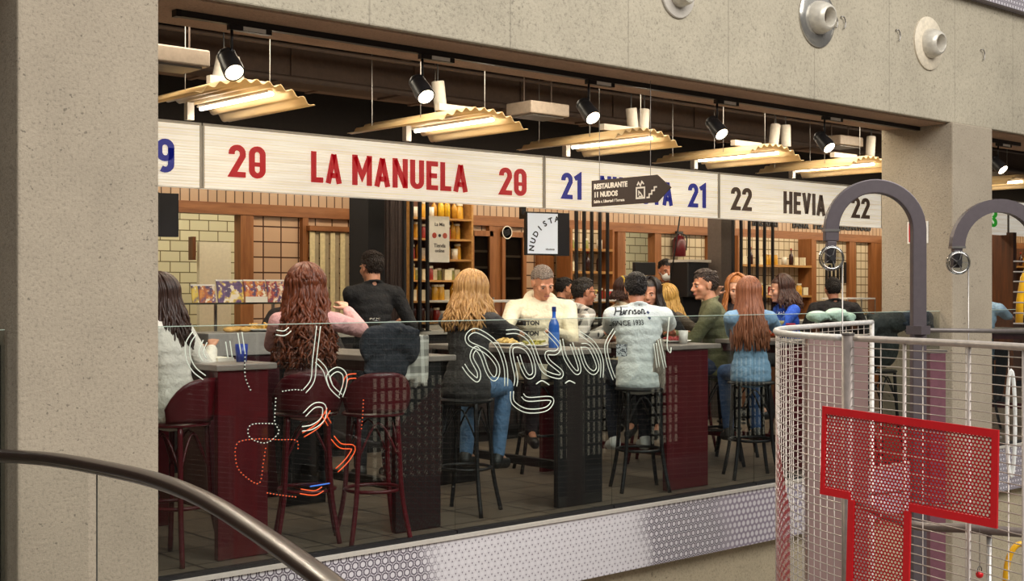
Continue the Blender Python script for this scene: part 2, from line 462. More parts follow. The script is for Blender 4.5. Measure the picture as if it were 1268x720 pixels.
sbox('wall_left', (-3.1, 6.6, 0), (-3, 14, 3.85), M['cream'])
sbox('wall_right', (27, 6.6, 0), (27.1, 14, 3.85), M['woodd'])
sbox('wall_kitchen', (-3, 13.4, 0), (27, 13.5, 3.75), M['tile_sub'])
# wall behind the stalls, with two openings into the kitchen
YW = 11.0
xo = [X(150, YW), X(306, YW), X(775, YW), X(811, YW)]
for k, (a, b, mt) in enumerate(((-3, xo[0], 'tile_sq'), (xo[1], xo[2], 'tile_sq'), (xo[3], 27, 'tile_small'))):
    sbox('wall_back_%d' % (k+1), (a, YW, 0), (b, YW+.1, 2.24), M[mt])
sbox('wall_back_4', (xo[0], YW, 0), (xo[1], YW+.1, 1.0), M['tile_sub'])
sbox('wall_back_5', (xo[2], YW, 0), (xo[3], YW+.1, 1.0), M['tile_sub'])
sbox('wall_header', (-3, YW-.03, 2.3), (X(905, YW), YW+.1, 2.95), M['tile_h'])
sbox('wall_header_right', (X(905, YW), YW-.03, 2.3), (27, YW+.1, 2.95), M['tile_h'])
sbox('wall_upper', (-3, YW-.02, 2.95), (27, YW+.1, 3.75), M['ceil'])
sbox('trim_5', (-3, YW-.07, 2.2), (27, YW+.1, 2.31), M['woodh'])
def post(n, p0, p1, z0=0, z1=2.2, Y=YW-.06, mat='wood', th=.12):
    sbox('trim_%d' % n, (X(p0, Y), Y, z0), (X(p1, Y), Y+th, z1), M[mat])
for n, (p0, p1) in enumerate(((298, 314), (375, 382), (577, 583), (606, 623), (667, 686), (765, 774), (811, 819), (877, 892), (1002, 1011), (1052, 1060), (1079, 1092))):
    post(10+n, p0, p1)
# white board inside the kitchen opening
sbox('door_1', (X(247, 12.9), 12.9, 0), (X(286, 12.9), 12.96, Z(262, 300, 12.9)), M['cream'])
bx = MB().box((X(242, 12.8), 12.86, Z(244, 322, 12.8)), (X(246, 12.8), 12.96, Z(244, 293, 12.8)))
struct('door_1_handle', bx, M['woodd'])
sbox('wall_pantry_end', (X(1092, YW)+.02, 8.9, 0), (X(1092, YW)+.12, YW, 2.3), M['woodd'])
# black column between stalls 20 and its shelf, grey column by stall 22
sbox('wall_column', (X(456, 9.6), 9.6, 0), (X(476, 9.6), 9.9, 2.75), M['matblack'])
struct('wall_column_grey', MB().box((X(893, 9.5), 9.5, 0), (X(908, 9.5), 9.7, 2.75)), plain('544a44', .5))

# glass balustrade of the terrace: one thing per pane
ZG = 1.295
joints = [197.5, 563, 757, 933, 1180]
gx = [pl[0][1]+.01]+[X(p, 6.03) for p in joints[1:-1]]+[pl[1][0]-.01]
gl = ['first pane of the clear glass railing, beside the left concrete pillar', 'second pane of the glass railing, in front of the blonde woman and the cream hoodie',
      'third pane of the glass railing, in front of the white-shirted back', 'last pane of the glass railing, running to the right concrete pillar']
def pane(x0, x1, label):
    t = thing('glass_railing', label, 'railing', ((x0+x1)/2, 6.03, 0), 'panes of the terrace glass railing')
    MB().box((x0+.004, 6.02, .008), (x1-.004, 6.034, ZG-.004)).build('glass_panel', M['glass'], t)
    MB().box((x0+.004, 6.0195, ZG-.004), (x1-.004, 6.035, ZG)).build('top_edge', M['edge'], t)
    MB().box((x0+.004, 6.005, .008), (x1-.004, 6.05, .03)).build('base_channel', M['black'], t)
    return t
for i in range(4): pane(gx[i], gx[i+1], gl[i])
pane(-2.5, pl[0][0]-.01, 'glass railing pane at the far left edge, left of the left pillar')
pane(pl[1][1]+.01, 17.5, 'glass railing pane beyond the right pillar')
# dark slab and magenta strip at the left pillar's side, seen through that pane
tag(MB().box((pl[0][0]-.06, 6.1, .01), (pl[0][0]-.004, 6.58, 1.22)).build('dark_slab', M['matblack']), 'narrow black cabinet against the left side of the left pillar', 'slab')
tag(MB().box((pl[0][0]-.2, 6.2, .01), (pl[0][0]-.18, 6.28, 1.15)).build('magenta_strip', plain('7a1050', .5)), 'thin magenta strip at the far left edge of the photo', 'post')

# beam vents: round flange with a sloped nozzle
def vent(px, py, dpx, label, tint):
    c = at(px, py, 5.93); d = (c-Vector((0, 0, EYE))).length; r = dpx/F*(c.x*sin(TH)+c.y*cos(TH))/2
    t = thing('ball_nozzle_vent', label, 'vent', c, 'round air vents on the concrete beam')
    q = Matrix.Rotation(pi/2, 4, 'X') @ Matrix.Identity(4)
    MB().lathe([(.5*r, 0), (r, 0), (r, .012), (.97*r, .018), (.5*r, .02)], (0, 0, 0), 40).xf(Matrix.Translation(c) @ q).build('flange', tint, t, 'auto')
    MB().lathe([(.56*r, .01), (.55*r, .05), (.47*r, .1), (.40*r, .125), (.33*r, .13), (.30*r, .12), (.27*r, .05), (.26*r, .03)], (0, 0, 0), 32).xf(Matrix.Translation(c) @ q @ Matrix.Rotation(R_(6), 4, 'X')).build('nozzle', plain('cbc5b8', .3, .2), t, 'auto')
    MB().lathe([(.001, .045), (.285*r, .045)], (0, 0, 0), 24).xf(Matrix.Translation(c) @ q @ Matrix.Rotation(R_(6), 4, 'X')).build('throat', plain('6b5444', .7), t)
vent(838, -8, 62, 'leftmost round air vent, cut by the top of the photo', M['greywh'])
vent(1011, 22, 74, 'middle round vent on the beam, with shiny silver flange', plain('bdbab4', .18, .75))
vent(1149, 54, 66, 'rightmost round vent on the beam, with matt cream flange', plain('d6cab4', .5))
for i, (px, py, lab) in enumerate(((1034, 27, 'left of two small wire hooks beside the middle vent'), (1044, 28, 'right of two small wire hooks beside the middle vent'), (1112, 44, 'small wire hook left of the rightmost vent'), (1217, 68, 'small wire hook right of the rightmost vent'))):
    c = at(px, py, 5.91)
    pts = [c+Vector((.035*sin(a), 0, .05*cos(a))) for a in [k*pi/7-.4 for k in range(8)]]
    tag(MB().tube([c+Vector((0, .03, .05))]+pts, .005, 6).build('wire_hook', M['steel'], None, True), lab, 'hook', 'wire hooks on the beam')

# unseen far wall behind the camera, lit windows added for the glass to mirror
sbox('wall_opposite', (-10, -12.3, -3.2), (44, -12, 8), plain('2a2422', .8))
for i, (x0, x1, z0, z1) in enumerate(((9.5, 11.0, -2.9, -.9), (17.2, 19.3, -2.9, -.5), (22.9, 24.9, -2.9, -.4), (26.6, 27.8, -2.8, -.6), (30.3, 31.8, -2.9, -.5))):
    wn = struct('window_%d' % (i+1), MB().box((x0, -12, z0), (x1, -11.97, z1)), emit('lit_window_added_%d' % i, 'efe4c8', 1.3))
    g = MB(); nx = int((x1-x0)/.2)
    for k in range(nx+1): g.box((x0+(x1-x0)*k/nx-.03, -11.97, z0), (x0+(x1-x0)*k/nx+.03, -11.9, z1))
    for k in range(9): g.box((x0, -11.97, z0+(z1-z0)*k/8-.03), (x1, -11.9, z0+(z1-z0)*k/8+.03))
    tag(g.build('window_frame', M['matblack'], wn), kind='structure')
for k, z in enumerate((-.15, 1.2)): sbox('trim_%d' % (30+k), (-10, -12, z), (44, -11.7, z+.3), M['duct'])

# ---------------------------------------------------------------- ceiling clutter
def box_thing(name, a, b, mat, label, cat, group=None, bevel=0):
    return tag(MB().box(a, b).build(name, mat, None, False, bevel), label, cat, group)
rnd = random.Random(3)
for i, (y, z, w, h, mt, lab) in enumerate(((6.86, 3.42, .34, .22, 'duct', 'wide brown air duct nearest the beam'), (8.36, 3.5, .22, .2, 'duct2', 'lighter brown duct in the middle of the dark ceiling'), (8.85, 3.25, .5, .22, 'duct', 'broad duct just in front of the stall signs'), (10.1, 3.45, .3, .25, 'duct2', 'rearmost duct, above the stalls'))):
    t = thing('air_duct', lab, 'duct', (8, y, z), 'air ducts under the ceiling')
    MB().box((-2.9, y-w/2, z-h/2), (26.9, y+w/2, z+h/2)).build('duct_body', M[mt], t)
    for k in range(11): MB().box((3+k*1.2, y-w/2-.015, z-h/2-.015), (3.04+k*1.2, y+w/2+.015, z+h/2+.015)).build('flange', M[mt], t)
for i, (y, z, r, lab) in enumerate(((6.95, 3.2, .02, 'thin ceiling pipe nearest the beam'), (7.25, 3.28, .03, 'second ceiling pipe behind the beam'), (7.82, 3.2, .016, 'thinnest ceiling pipe in the middle'), (8.5, 3.1, .025, 'ceiling pipe just before the stall signs'))):
    tag(MB().tube([(-2.9, y, z), (26.9, y, z)], r, 8).build('ceiling_pipe', M['pipe'], None, True), lab, 'pipe', 'pipes under the ceiling')
for i in range(8):
    x = 3.5+i*1.75
    tag(MB().box((x, 6.62, 3.55), (x+.1, 10.9, 3.75)).build('ceiling_joist', M['duct']), 'dark brown joist crossing the open ceiling', 'joist', 'ceiling joists')

# ---------------------------------------------------------------- lighting track and spotlights
t = thing('lighting_track', 'long black lighting track under the concrete beam', 'track', (8, 6.24, ZB-.012))
MB().box((X(222, 6.24), 6.22, ZB-.047), (X(1262, 6.24), 6.26, ZB-.013)).build('rail', M['black'], t)
MB().box((X(222, 6.24)-.03, 6.215, ZB-.05), (X(222, 6.24), 6.265, ZB-.013)).build('end_cap', M['blackm'], t)
def spot(px, py, label, sc=1.0):
    x = X(px, 6.24); root = thing('track_spotlight', label, 'spotlight', (x, 6.24, ZB-.047), 'track spotlights under the beam')
    z0 = ZB-.047
    MB().box((x-.02, 6.222, z0-.028), (x+.24, 6.258, z0-.001)).build('adapter', M['black'], root)
    MB().box((x+.06, 6.218, z0-.025), (x+.2, 6.2215, z0-.003)).build('adapter_label', M['white'], root)
    MB().tube([(x, 6.24, z0-.028), (x, 6.24, z0-.13)], .008, 8).build('stem', M['black'], root, True)
    c = Vector((x-.01, 6.24, z0-.21)); ax = Vector((-.1, -.7, -.68)).normalized()
    q = ax.to_track_quat('Z', 'Y').to_matrix()
    MB().lathe([(.001, -.085), (.045, -.085), (.052, -.075), (.052, -.06), (.05, -.055), (.052, -.05), (.052, -.03), (.058, .03), (.058, .085), (.05, .087), (.046, .075)], c, 28, q).build('lamp_head', M['blackm'], root, 'auto')
    MB().lathe([(.001, .083), (.049, .083)], c, 24, q).build('lens', M['lens'], root)
    MB().box((x-.004, 6.236, z0-.2), (x+.004, 6.244, z0-.12)).build('yoke', M['black'], root)
    l = bpy.data.lights.new('spot_beam', 'SPOT'); l.energy = 26; l.spot_size = R_(70); l.spot_blend = .6; l.color = (1, .88, .7); l.shadow_soft_size = .05
    lo = bpy.data.objects.new('spot_beam', l); COL.objects.link(lo); lo.location = c+ax*.1; lo.rotation_euler = (-ax).to_track_quat('Z', 'Y').to_euler()
    return root
labs = ['leftmost black track spotlight under the beam', 'second black track spotlight from the left, above the La Manuela sign', 'third black track spotlight from the left, above panel 21', 'fourth black track spotlight, above the left 22', 'fifth black track spotlight, just left of the right pillar', 'black track spotlight to the right of the right pillar']
for px, l in zip((287, 523, 729, 888, 1021, 1236), labs): spot(px, 0, l)

# ---------------------------------------------------------------- corrugated lamp panels
def corr_panel(x0, y0, z, w, L, label):
    root = thing('corrugated_lamp_panel', label, 'lamp', (x0+w/2, y0, z), 'corrugated lamp panels over the tables')
    n = 108; nr = 10; vs = []; fs = []
    for i in range(n+1):
        u = i/n; q = 2*u-1; dz = .12*(1-abs(q)**2.2); sl = -.24*q/ w*1.1; nn = Vector((-sl, 1)).normalized(); c = .013*cos(u*nr*2*pi)
        for yy in (0, .5, 1): vs.append((x0+u*w+nn.x*c, y0+yy*L, z+dz+nn.y*c))
    for i in range(n):
        for k in range(2): fs.append((i*3+k, i*3+k+1, (i+1)*3+k+1, (i+1)*3+k))
    s = MB().add(vs, fs).build('corrugated_sheet', M['corr'], root, True)
    so = s.modifiers.new('t', 'SOLIDIFY'); so.thickness = .005
    xm = x0+w*.7
    MB().box((xm-.02, y0+.12, z+.08), (xm+.02, y0+L-.05, z+.092)).build('lamp_housing', M['white'], root)
    MB().tube([(xm, y0+.1, z+.068), (xm, y0+L-.07, z+.068)], .013, 10).build('led_tube', M['led'], root, True)
    MB().box((x0+.3, y0+.36, z+.14), (x0+w*.82, y0+.41, z+.19)).build('bracket', M['greywh'], root)
    MB().box((x0+w*.55, y0+L-.12, z-.02), (x0+w*.55+.05, y0+L-.07, z+.1)).build('hinge_block', M['greywh'], root)
    for a, b in ((.12, .35), (w-.12, .35), (.12, L-.15), (w-.12, L-.15)): MB().tube([(x0+a, y0+b, z+.06), (x0+a, y0+b, 3.75)], .003, 5).build('hanging_wire', M['steel'], root)
    o = area('tube_light', (xm, y0+L/2, z+.045), (0, 0, 0), .1, L*.9, 8, (1, .87, .7)); o.data.spread = R_(175)
    for sg in (-1, 1): area('tube_glow', (xm+sg*.03, y0+L/2, z+.04), (0, R_(sg*-112), 0), .03, L*.9, 1.3, (1, .87, .7))
    return root
for px, lab in ((393, 'leftmost corrugated lamp panel, brightest, above the 20'), (656, 'second corrugated lamp panel, above La Manuela'), (846, 'third corrugated lamp panel, above panel 21'), (997, 'fourth corrugated lamp panel, above the left 22'), (1112, 'fifth corrugated lamp panel, beside the right pillar'), (1290, 'corrugated lamp panel in the bay beyond the right pillar')):
    corr_panel(X(px, 7.05)-.87, 7.05, 2.66, .85, 1.1, lab)
# white pendant cylinder spots
def cyl(px, py, Y, tilt, label):
    c = at(px, py, Y); root = thing('cylinder_spotlight', label, 'spotlight', c, 'white cylinder spotlights on cables')
    q = Matrix.Rotation(R_(tilt), 3, 'Y')
    MB().lathe([(.001, .11), (.045, .11), (.048, .105), (.048, -.1), (.04, -.1), (.036, -.08)], c, 20, q).build('body', M['greywh'], root, 'auto')
    MB().lathe([(.001, -.078), (.037, -.078)], c, 18, q).build('lens', M['black'], root)
    top = c+q @ Vector((0, 0, .11))
    MB().tube([top, (top.x, top.y, 3.75)], .005, 6).build('cable', M['black'], root)
for px, py, ti, lab in ((273, 90, 12, 'left white cylinder spot hanging over the leftmost lamp panel'), (292, 92, -14, 'right white cylinder spot hanging over the leftmost lamp panel'), (544, 119, -8, 'single white cylinder spot beside the second track spotlight'),
                        (783, 150, -8, 'left cylinder spot over the third lamp panel'), (797, 151, 4, 'right cylinder spot over the third lamp panel'), (959, 168, 10, 'left cylinder spot over the fourth lamp panel'), (973, 169, -2, 'right cylinder spot over the fourth lamp panel'), (1078, 182, 6, 'cylinder spot beside the right pillar')):
    cyl(px, py, 7.6, ti, lab)
def apbox(px, py, Y, label):
    c = at(px, py, Y); root = thing('ceiling_unit', label, 'ceiling unit', c, 'grey boxes hanging from the ceiling')
    MB().cbox(c, (.42, .3, .1)).build('casing', plain('8d7f72', .5), root, False, .01)
    MB().box((c.x-.17, c.y-.12, c.z-.062), (c.x+.17, c.y+.12, c.z-.05)).build('grille', M['grey'], root)
    for s in (-.15, .15): MB().tube([(c.x+s, c.y, c.z), (c.x+s, c.y, 3.75)], .006, 6).build('rod', M['pipe'], root)
apbox(206, 72, 7.1, 'grey box hanging beside the left pillar top'); apbox(666, 137, 7.6, 'grey box hanging above the right end of the La Manuela sign'); apbox(1040, 176, 7.8, 'grey box hanging above the right 22')

# ---------------------------------------------------------------- stroke lettering
def arc(cx, cy, r, a0, a1, n=10, ry=None): return [(cx+r*cos(R_(a0+(a1-a0)*i/n)), cy+(ry or r)*sin(R_(a0+(a1-a0)*i/n))) for i in range(n+1)]
TK = .17
def glyph(ch):
    a = TK/2; w = .52; r = w/2-a; c = w/2
    if ch == '0': return w, [(arc(c, 1-a-r, r, 0, 180)+arc(c, a+r, r, 180, 360), True), ([(c, .37), (c, .5)], False)]
    if ch == 'O': return w, [(arc(c, 1-a-r, r, 0, 180)+arc(c, a+r, r, 180, 360), True)]
    if ch == '1': return .36, [([(.02, .8), (.24, .93), (.24, 0)], False)]
    if ch == '2': return w, [([(a, .7)]+arc(c, 1-a-r, r, 180, 0)+[(w-a, .66), (a+.02, a), (w, a)], False)]
    if ch == '3': return w, [([(a, .76)]+arc(c, 1-a-r, r, 180, -70)+[(c, .52)], False), ([(c, .52)]+arc(c, a+r, r, 70, -180)+[(a, .26)], False)]
    if ch == '9': return w, [(arc(c, 1-a-r, r, 0, 180)+arc(c, .42+r, r, 180, 360), True), ([(w-a, 1-a-r)]+arc(c, a+r, r, 0, -180, 10)[:8], False)]
    if ch == 'L': return .42, [([(a, 1), (a, a), (.42, a)], False)]
    if ch == 'A': return .56, [([(a-.01, 0), (.28, .95)], False), ([(.28, .95), (.57-a, 0)], False), ([(.14, .26), (.42, .26)], False)]
    if ch == 'M': return .7, [([(a, 0), (a, 1)], False), ([(.7-a, 0), (.7-a, 1)], False), ([(a, .94), (.35, .3), (.7-a, .94)], False)]
    if ch == 'N': return .56, [([(a, 0), (a, 1)], False), ([(.56-a, 0), (.56-a, 1)], False), ([(a, .94), (.56-a, .06)], False)]
    if ch == 'U': return w, [([(a, 1)]+arc(c, a+r, r, 180, 360)+[(w-a, 1)], False)]
    if ch == 'E': return .44, [([(.44, 1-a), (a, 1-a), (a, a), (.44, a)], False), ([(a, .5), (.4, .5)], False)]
    if ch == 'H': return .54, [([(a, 0), (a, 1)], False), ([(.54-a, 0), (.54-a, 1)], False), ([(a, .5), (.54-a, .5)], False)]
    if ch == 'V': return .56, [([(a, 1), (.28, .05)], False), ([(.28, .05), (.56-a, 1)], False)]
    if ch == 'I': return TK, [([(a, 0), (a, 1)], False)]
    if ch == 'D': return w, [([(a, a), (a, 1-a)]+arc(.2, .7, w-a-.2, 90, 0, 6, .3-a)+arc(.2, .3, w-a-.2, 0, -90, 6, .3-a), True)]
    if ch == 'S': return w, [([(w-a, .74)]+arc(c, 1-a-r, r, 0, 180, 8)+[(a, .62), (w-a, .38)]+arc(c, a+r, r, 0, -180, 8)+[(a, .26)], False)]
    if ch == 'T': return .5, [([(0, 1-a), (.5, 1-a)], False), ([(.25, 1), (.25, 0)], False)]
    return .3, []
def stroke_text(s, x0, x1, z0, h, y, depth=.012):
    gs = [glyph(c) for c in s]; gap = .12
    tot = sum(g[0] for g in gs)+gap*(len(s)-1); k = (x1-x0)/tot; mb = MB(); cx = 0
    for w, st in gs:
        for pts, cl in st: mb.ribbon([(x*1.0, z) for x, z in pts], TK, 0, -depth, cl, Matrix.Translation((x0, y, z0)) @ Matrix.Diagonal((k, 1, h, 1)) @ Matrix.Translation((cx, 0, 0)))
        cx += w+gap
    return mb
FONT = None
def text_mesh(s, size, bold=0, extr=.001, align='CENTER', xs=1.0):
    cu = bpy.data.curves.new('t', 'FONT'); cu.body = s; cu.size = size; cu.align_x = align; cu.align_y = 'CENTER'; cu.extrude = extr; cu.offset = bold; cu.resolution_u = 3
    o = bpy.data.objects.new('t', cu); COL.objects.link(o); o.scale = (xs, 1, 1)
    dg = bpy.context.evaluated_depsgraph_get(); me = bpy.data.meshes.new_from_object(o.evaluated_get(dg)); me.transform(Matrix.Diagonal((xs, 1, 1, 1)))
    bpy.data.objects.remove(o); bpy.data.curves.remove(cu); return me
def put_text(name, s, size, mat, parent, mw, **kw):
    """text standing in the x-z plane of matrix mw (facing -y)"""
    me = text_mesh(s, size, **kw); me.transform(mw @ Matrix.Rotation(pi/2, 4, 'X')); return link_mesh(name, me, mat, parent)
YS = 9.0
def sign(p0, p1, texts, mat, label):
    x0, x1 = X(p0, YS)+.006, X(p1, YS)-.006; z0, z1 = 2.265, 2.745
    t = thing('stall_sign', label, 'sign', ((x0+x1)/2, YS, z0), 'backlit stall signs')
    MB().box((x0, YS, z0), (x1, YS+.1, z1)).build('light_box', M['band'], t)
    f = MB().box((x0, YS-.006, z1), (x1, YS+.106, z1+.02)).box((x0-.004, YS-.006, z0), (x0+.014, YS+.1, z1)).box((x1-.014, YS-.006, z0), (x1+.004, YS+.1, z1))
    f.build('frame', M['greywh'], t)
    for s, a, b in texts: stroke_text(s, X(a, YS), X(b, YS), 2.365, .255, YS-.001).build('lettering', M[mat], t)
sign(-60, 250, [('19', 172, 215)], 'signblue', 'backlit white stall sign ending in a blue 9, beside the left pillar')
sign(250, 673.5, [('20', 283, 328), ('LA', 385, 422), ('MANUELA', 436, 578), ('20', 618, 651)], 'signred', 'backlit white stall sign with red LA MANUELA between two red 20s')
sign(673.5, 890, [('21', 695, 720), ('NUDISTA', 743, 832), ('21', 852, 874)], 'signblue', 'backlit white stall sign with blue 21s, behind the brown arrow')
sign(890, 1092, [('22', 905, 930), ('HEVIA', 970, 1021), ('22', 1054, 1076)], 'signbrown', 'backlit white stall sign with brown HEVIA between two 22s')
sign(1092.5, 1248, [('23', 1213, 1234)], 'signgreen', 'backlit sign with a green number beyond the right pillar')
sign(1248.5, 1330, [], 'signgreen', 'blank backlit sign panel at the right edge of the photo')
t = thing('strip_light', 'warm strip light hidden behind the stall signs', 'lamp', (8, 9.3, 2.62))
MB().box((2, 9.2, 2.66), (22, 9.26, 2.7)).build('housing', M['white'], t); MB().tube([(2, 9.23, 2.645), (22, 9.23, 2.645)], .012, 8).build('tube', M['led'], t)
area('stall_light_a', (8.2, 9.7, 2.9), (R_(20), 0, 0), 7, .4, 78, (1, .84, .64))
area('stall_light_b', (14.8, 9.7, 2.9), (R_(20), 0, 0), 7, .4, 88, (1, .84, .64))
area('stall_light_c', (21, 9.7, 2.9), (R_(20), 0, 0), 6, .4, 62, (1, .82, .55))
area('kitchen_light', (6.5, 12.2, 3.3), (0, 0, 0), 5, 1, 85, (1, .92, .72))
area('kitchen_light_b', (12.6, 12.2, 3.3), (0, 0, 0), 3, 1, 75, (1, .92, .75))
area('table_fill_a', (5, 7.0, 3.1), (R_(12), 0, 0), 4.5, .6, 80, (1, .88, .68))  # added fill above the tables to brighten faces, no fixture of its own
area('table_fill_b', (10.5, 7.0, 3.1), (R_(12), 0, 0), 5.5, .6, 95, (1, .88, .68))  # same added fill over the right-hand tables

# hanging brown arrow sign
a = atd(733, 224, 9.55); b = atd(814, 218, 9.05); bb = atd(733, 256.5, 9.55); tip = atd(830, 234, 8.95)
ux = Vector((b.x-a.x, b.y-a.y, 0)); wL = ux.length; ux.normalize()
an = atan2(ux.y, ux.x); hS = a.z-bb.z
t = thing('arrow_sign', 'dark brown hanging arrow sign reading RESTAURANTE 11 NUDOS', 'sign', a)
Ms = Matrix.Translation(a) @ Matrix.Rotation(an, 4, 'Z')
MB().prism([(0, 0), (wL, 0), (wL*1.2, -hS*.5), (wL, -hS), (0, -hS)], -.004, .004, Ms).build('board', plain('3b2c26', .5, 0, .04), t)
tw = plain('efe6da', .5, 0, .02)
put_text('lettering', 'RESTAURANTE', hS*.27, tw, t, Ms @ Matrix.Translation((wL*.04, -.006, -hS*.25)), bold=.0022, align='LEFT', xs=.98)
put_text('lettering', '11 NUDOS', hS*.27, tw, t, Ms @ Matrix.Translation((wL*.04, -.006, -hS*.56)), bold=.0022, align='LEFT', xs=.98)
put_text('lettering', 'Salida c. Libertad / Terraza', hS*.15, tw, t, Ms @ Matrix.Translation((wL*.04, -.006, -hS*.82)), bold=.0006, align='LEFT', xs=1.0)
ic = MB(); q = hS
def rb(pts, tk, cl=False): ic.ribbon(pts, tk, -.005, -.0065, cl, Ms)
rb([(wL*.70, -q*.8), (wL*.70, -q*.42), (wL*.82, -q*.42), (wL*.82, -q*.8)], .012, True)
ic.ribbon([(wL*.735, -q*.7), (wL*.735, -q*.55), (wL*.76, -q*.62), (wL*.79, -q*.74), (wL*.735, -q*.74)], .009, -.005, -.0065, False, Ms)
rb([(wL*.71, -q*.33), (wL*.73, -q*.22), (wL*.76, -q*.35), (wL*.78, -q*.2), (wL*.81, -q*.3)], .01)
st = []
for k in range(4): st += [(wL*(.85+.038*k), -q*(.8-.12*k)), (wL*(.888+.038*k), -q*(.8-.12*k))]
rb(st, .011)
ic.build('pictogram', tw, t)
for f in (.12, .9):
    p = a+ux*(wL*f); MB().tube([p, (p.x, p.y, 3.75)], .0025, 5).build('hanging_wire', M['steel'], t)
# small red notice on the right pillar
c = at(1137, 287, 6.2); xs_ = pl[1][0]
def side_pt(px, py):   # point on the pillar's left side face, x = xs_
    dx = (px-634)/F; d = xs_/(sin(TH)+dx*cos(TH)); return Vector((xs_, d*(cos(TH)-dx*sin(TH)), EYE+(360-py)/F*d))
p0 = side_pt(1124.5, 302); p1 = side_pt(1149.5, 274)
t = thing('red_notice', 'small red notice with white border on the right pillar', 'notice', (p0+p1)/2)
MB().box((xs_-.012, p0.y, p0.z), (xs_-.001, p1.y, p1.z)).build('border', M['white'], t)
MB().box((xs_-.014, p0.y-.015, p0.z+.012), (xs_-.0125, p1.y+.015, p1.z-.012)).build('red_panel', M['red'], t)
# ================================================================ people
SKIN = {k: None for k in 'ab'}
def skinmat(c):
    k = ('skin', c)
    if k in _mc: return _mc[k]
    m = NT('skin_'+c); v = m.coord('Object'); n = m.noise(v, 14, 3); b = srgb(c)
    m.col(m.ramp(n, [(.3, (b[0]*.9, b[1]*.8, b[2]*.78, 1)), (.7, b)])); m.set(.5)
    m.b.inputs['Subsurface Weight'].default_value = .12; m.b.inputs['Subsurface Radius'].default_value = (.02, .008, .005)
    _mc[k] = m.m
    return m.m
def rot(yaw=0, pitch=0, roll=0):
    """yaw to the left +, pitch: chin down +, roll to the right +"""
    return Matrix.Rotation(R_(yaw), 3, 'Z') @ Matrix.Rotation(R_(-pitch), 3, 'X') @ Matrix.Rotation(R_(roll), 3, 'Y')
def ik(a, t, l1, l2, hint):
    d = t-a; L = d.length
    if L > (l1+l2)*.995: d = d*((l1+l2)*.995/L); t = a+d; L = d.length
    L = max(L, abs(l1-l2)+.02); u = d.normalized()
    x = (l1*l1-l2*l2+L*L)/(2*L); h = sqrt(max(l1*l1-x*x, 0))
    n = hint-u*hint.dot(u)
    if n.length < 1e-4: n = u.orthogonal()
    n.normalize(); return a+u*x+n*h, a+u*L
def hand(mb, w, fd, nm, side, curl=.6, s=1.0):
    """palm, four fingers and thumb; fd forward of the hand, nm = back-of-hand normal, side +1 right"""
    f = fd.normalized(); n = (nm-f*nm.dot(f)).normalized(); x = f.cross(n)*side   # x points to the thumb side
    x.normalize()
    for k in (-1.2, -.4, .4, 1.2): mb.cap(w+f*.012*s, .014*s, w+f*.085*s+x*(k*.021*s), .0125*s, 8)
    L = {1.2: .07, .4: .08, -.4: .074, -1.2: .058}
    for k in (-1.2, -.4, .4, 1.2):
        p = w+f*.085*s+x*(k*.022*s); d = f+x*(k*.06); l = L[k]*s; r = .0095*s
        for j, (fr, rr) in enumerate(((.45, 1), (.32, .9), (.23, .8))):
            an = curl*(.5+.4*j); dd = (d*cos(an)-n*sin(an)).normalized(); q = p+dd*(l*fr); mb.cap(p, r*rr, q, r*rr*.93, 8); p = q
    p = w+f*.025*s+x*.022*s; d = (f*.55+x*.75-n*.25).normalized(); q = p+d*.045*s; mb.cap(p, .014*s, q, .0105*s, 8)
    d2 = (f*.9+x*.25-n*.25).normalized(); mb.cap(q, .0105*s, q+d2*.032*s, .009*s, 8)
def head_prims(mb, C, Rm, s, jaw=1.0):
    def P(x, y, z): return C+Rm @ Vector((x*s, y*s, z*s))
    def E(c, r): mb.ell(P(*c), tuple(q*s for q in r), 18, 12, Rm)
    E((0, -.012, .03), (.076, .096, .09)); E((0, .03, -.03), (.061, .064, .082)); E((0, .045, -.092), (.037*jaw, .038, .03)); E((0, .0, -.06), (.06*jaw, .06, .045))
    for k in (-1, 1):
        E((k*.036, .06, -.03), (.027, .026, .027)); E((k*.077, -.006, -.012), (.009, .022, .034)); E((k*.083, -.014, .002), (.006, .014, .02))
        E((k*.033, .081, .012), (.024, .012, .0085)); mb.cap(P(k*.010, .099, -.043), .0085*s, P(k*.011, .094, -.042), .0085*s, 8)
    mb.cap(P(0, .088, .008), .0085*s, P(0, .111, -.036), .0125*s, 10)
    E((0, .0885, -.064), (.024, .0115, .0065)); E((0, .086, -.077), (.021, .0115, .0075)); E((0, .078, -.103), (.02, .014, .014))
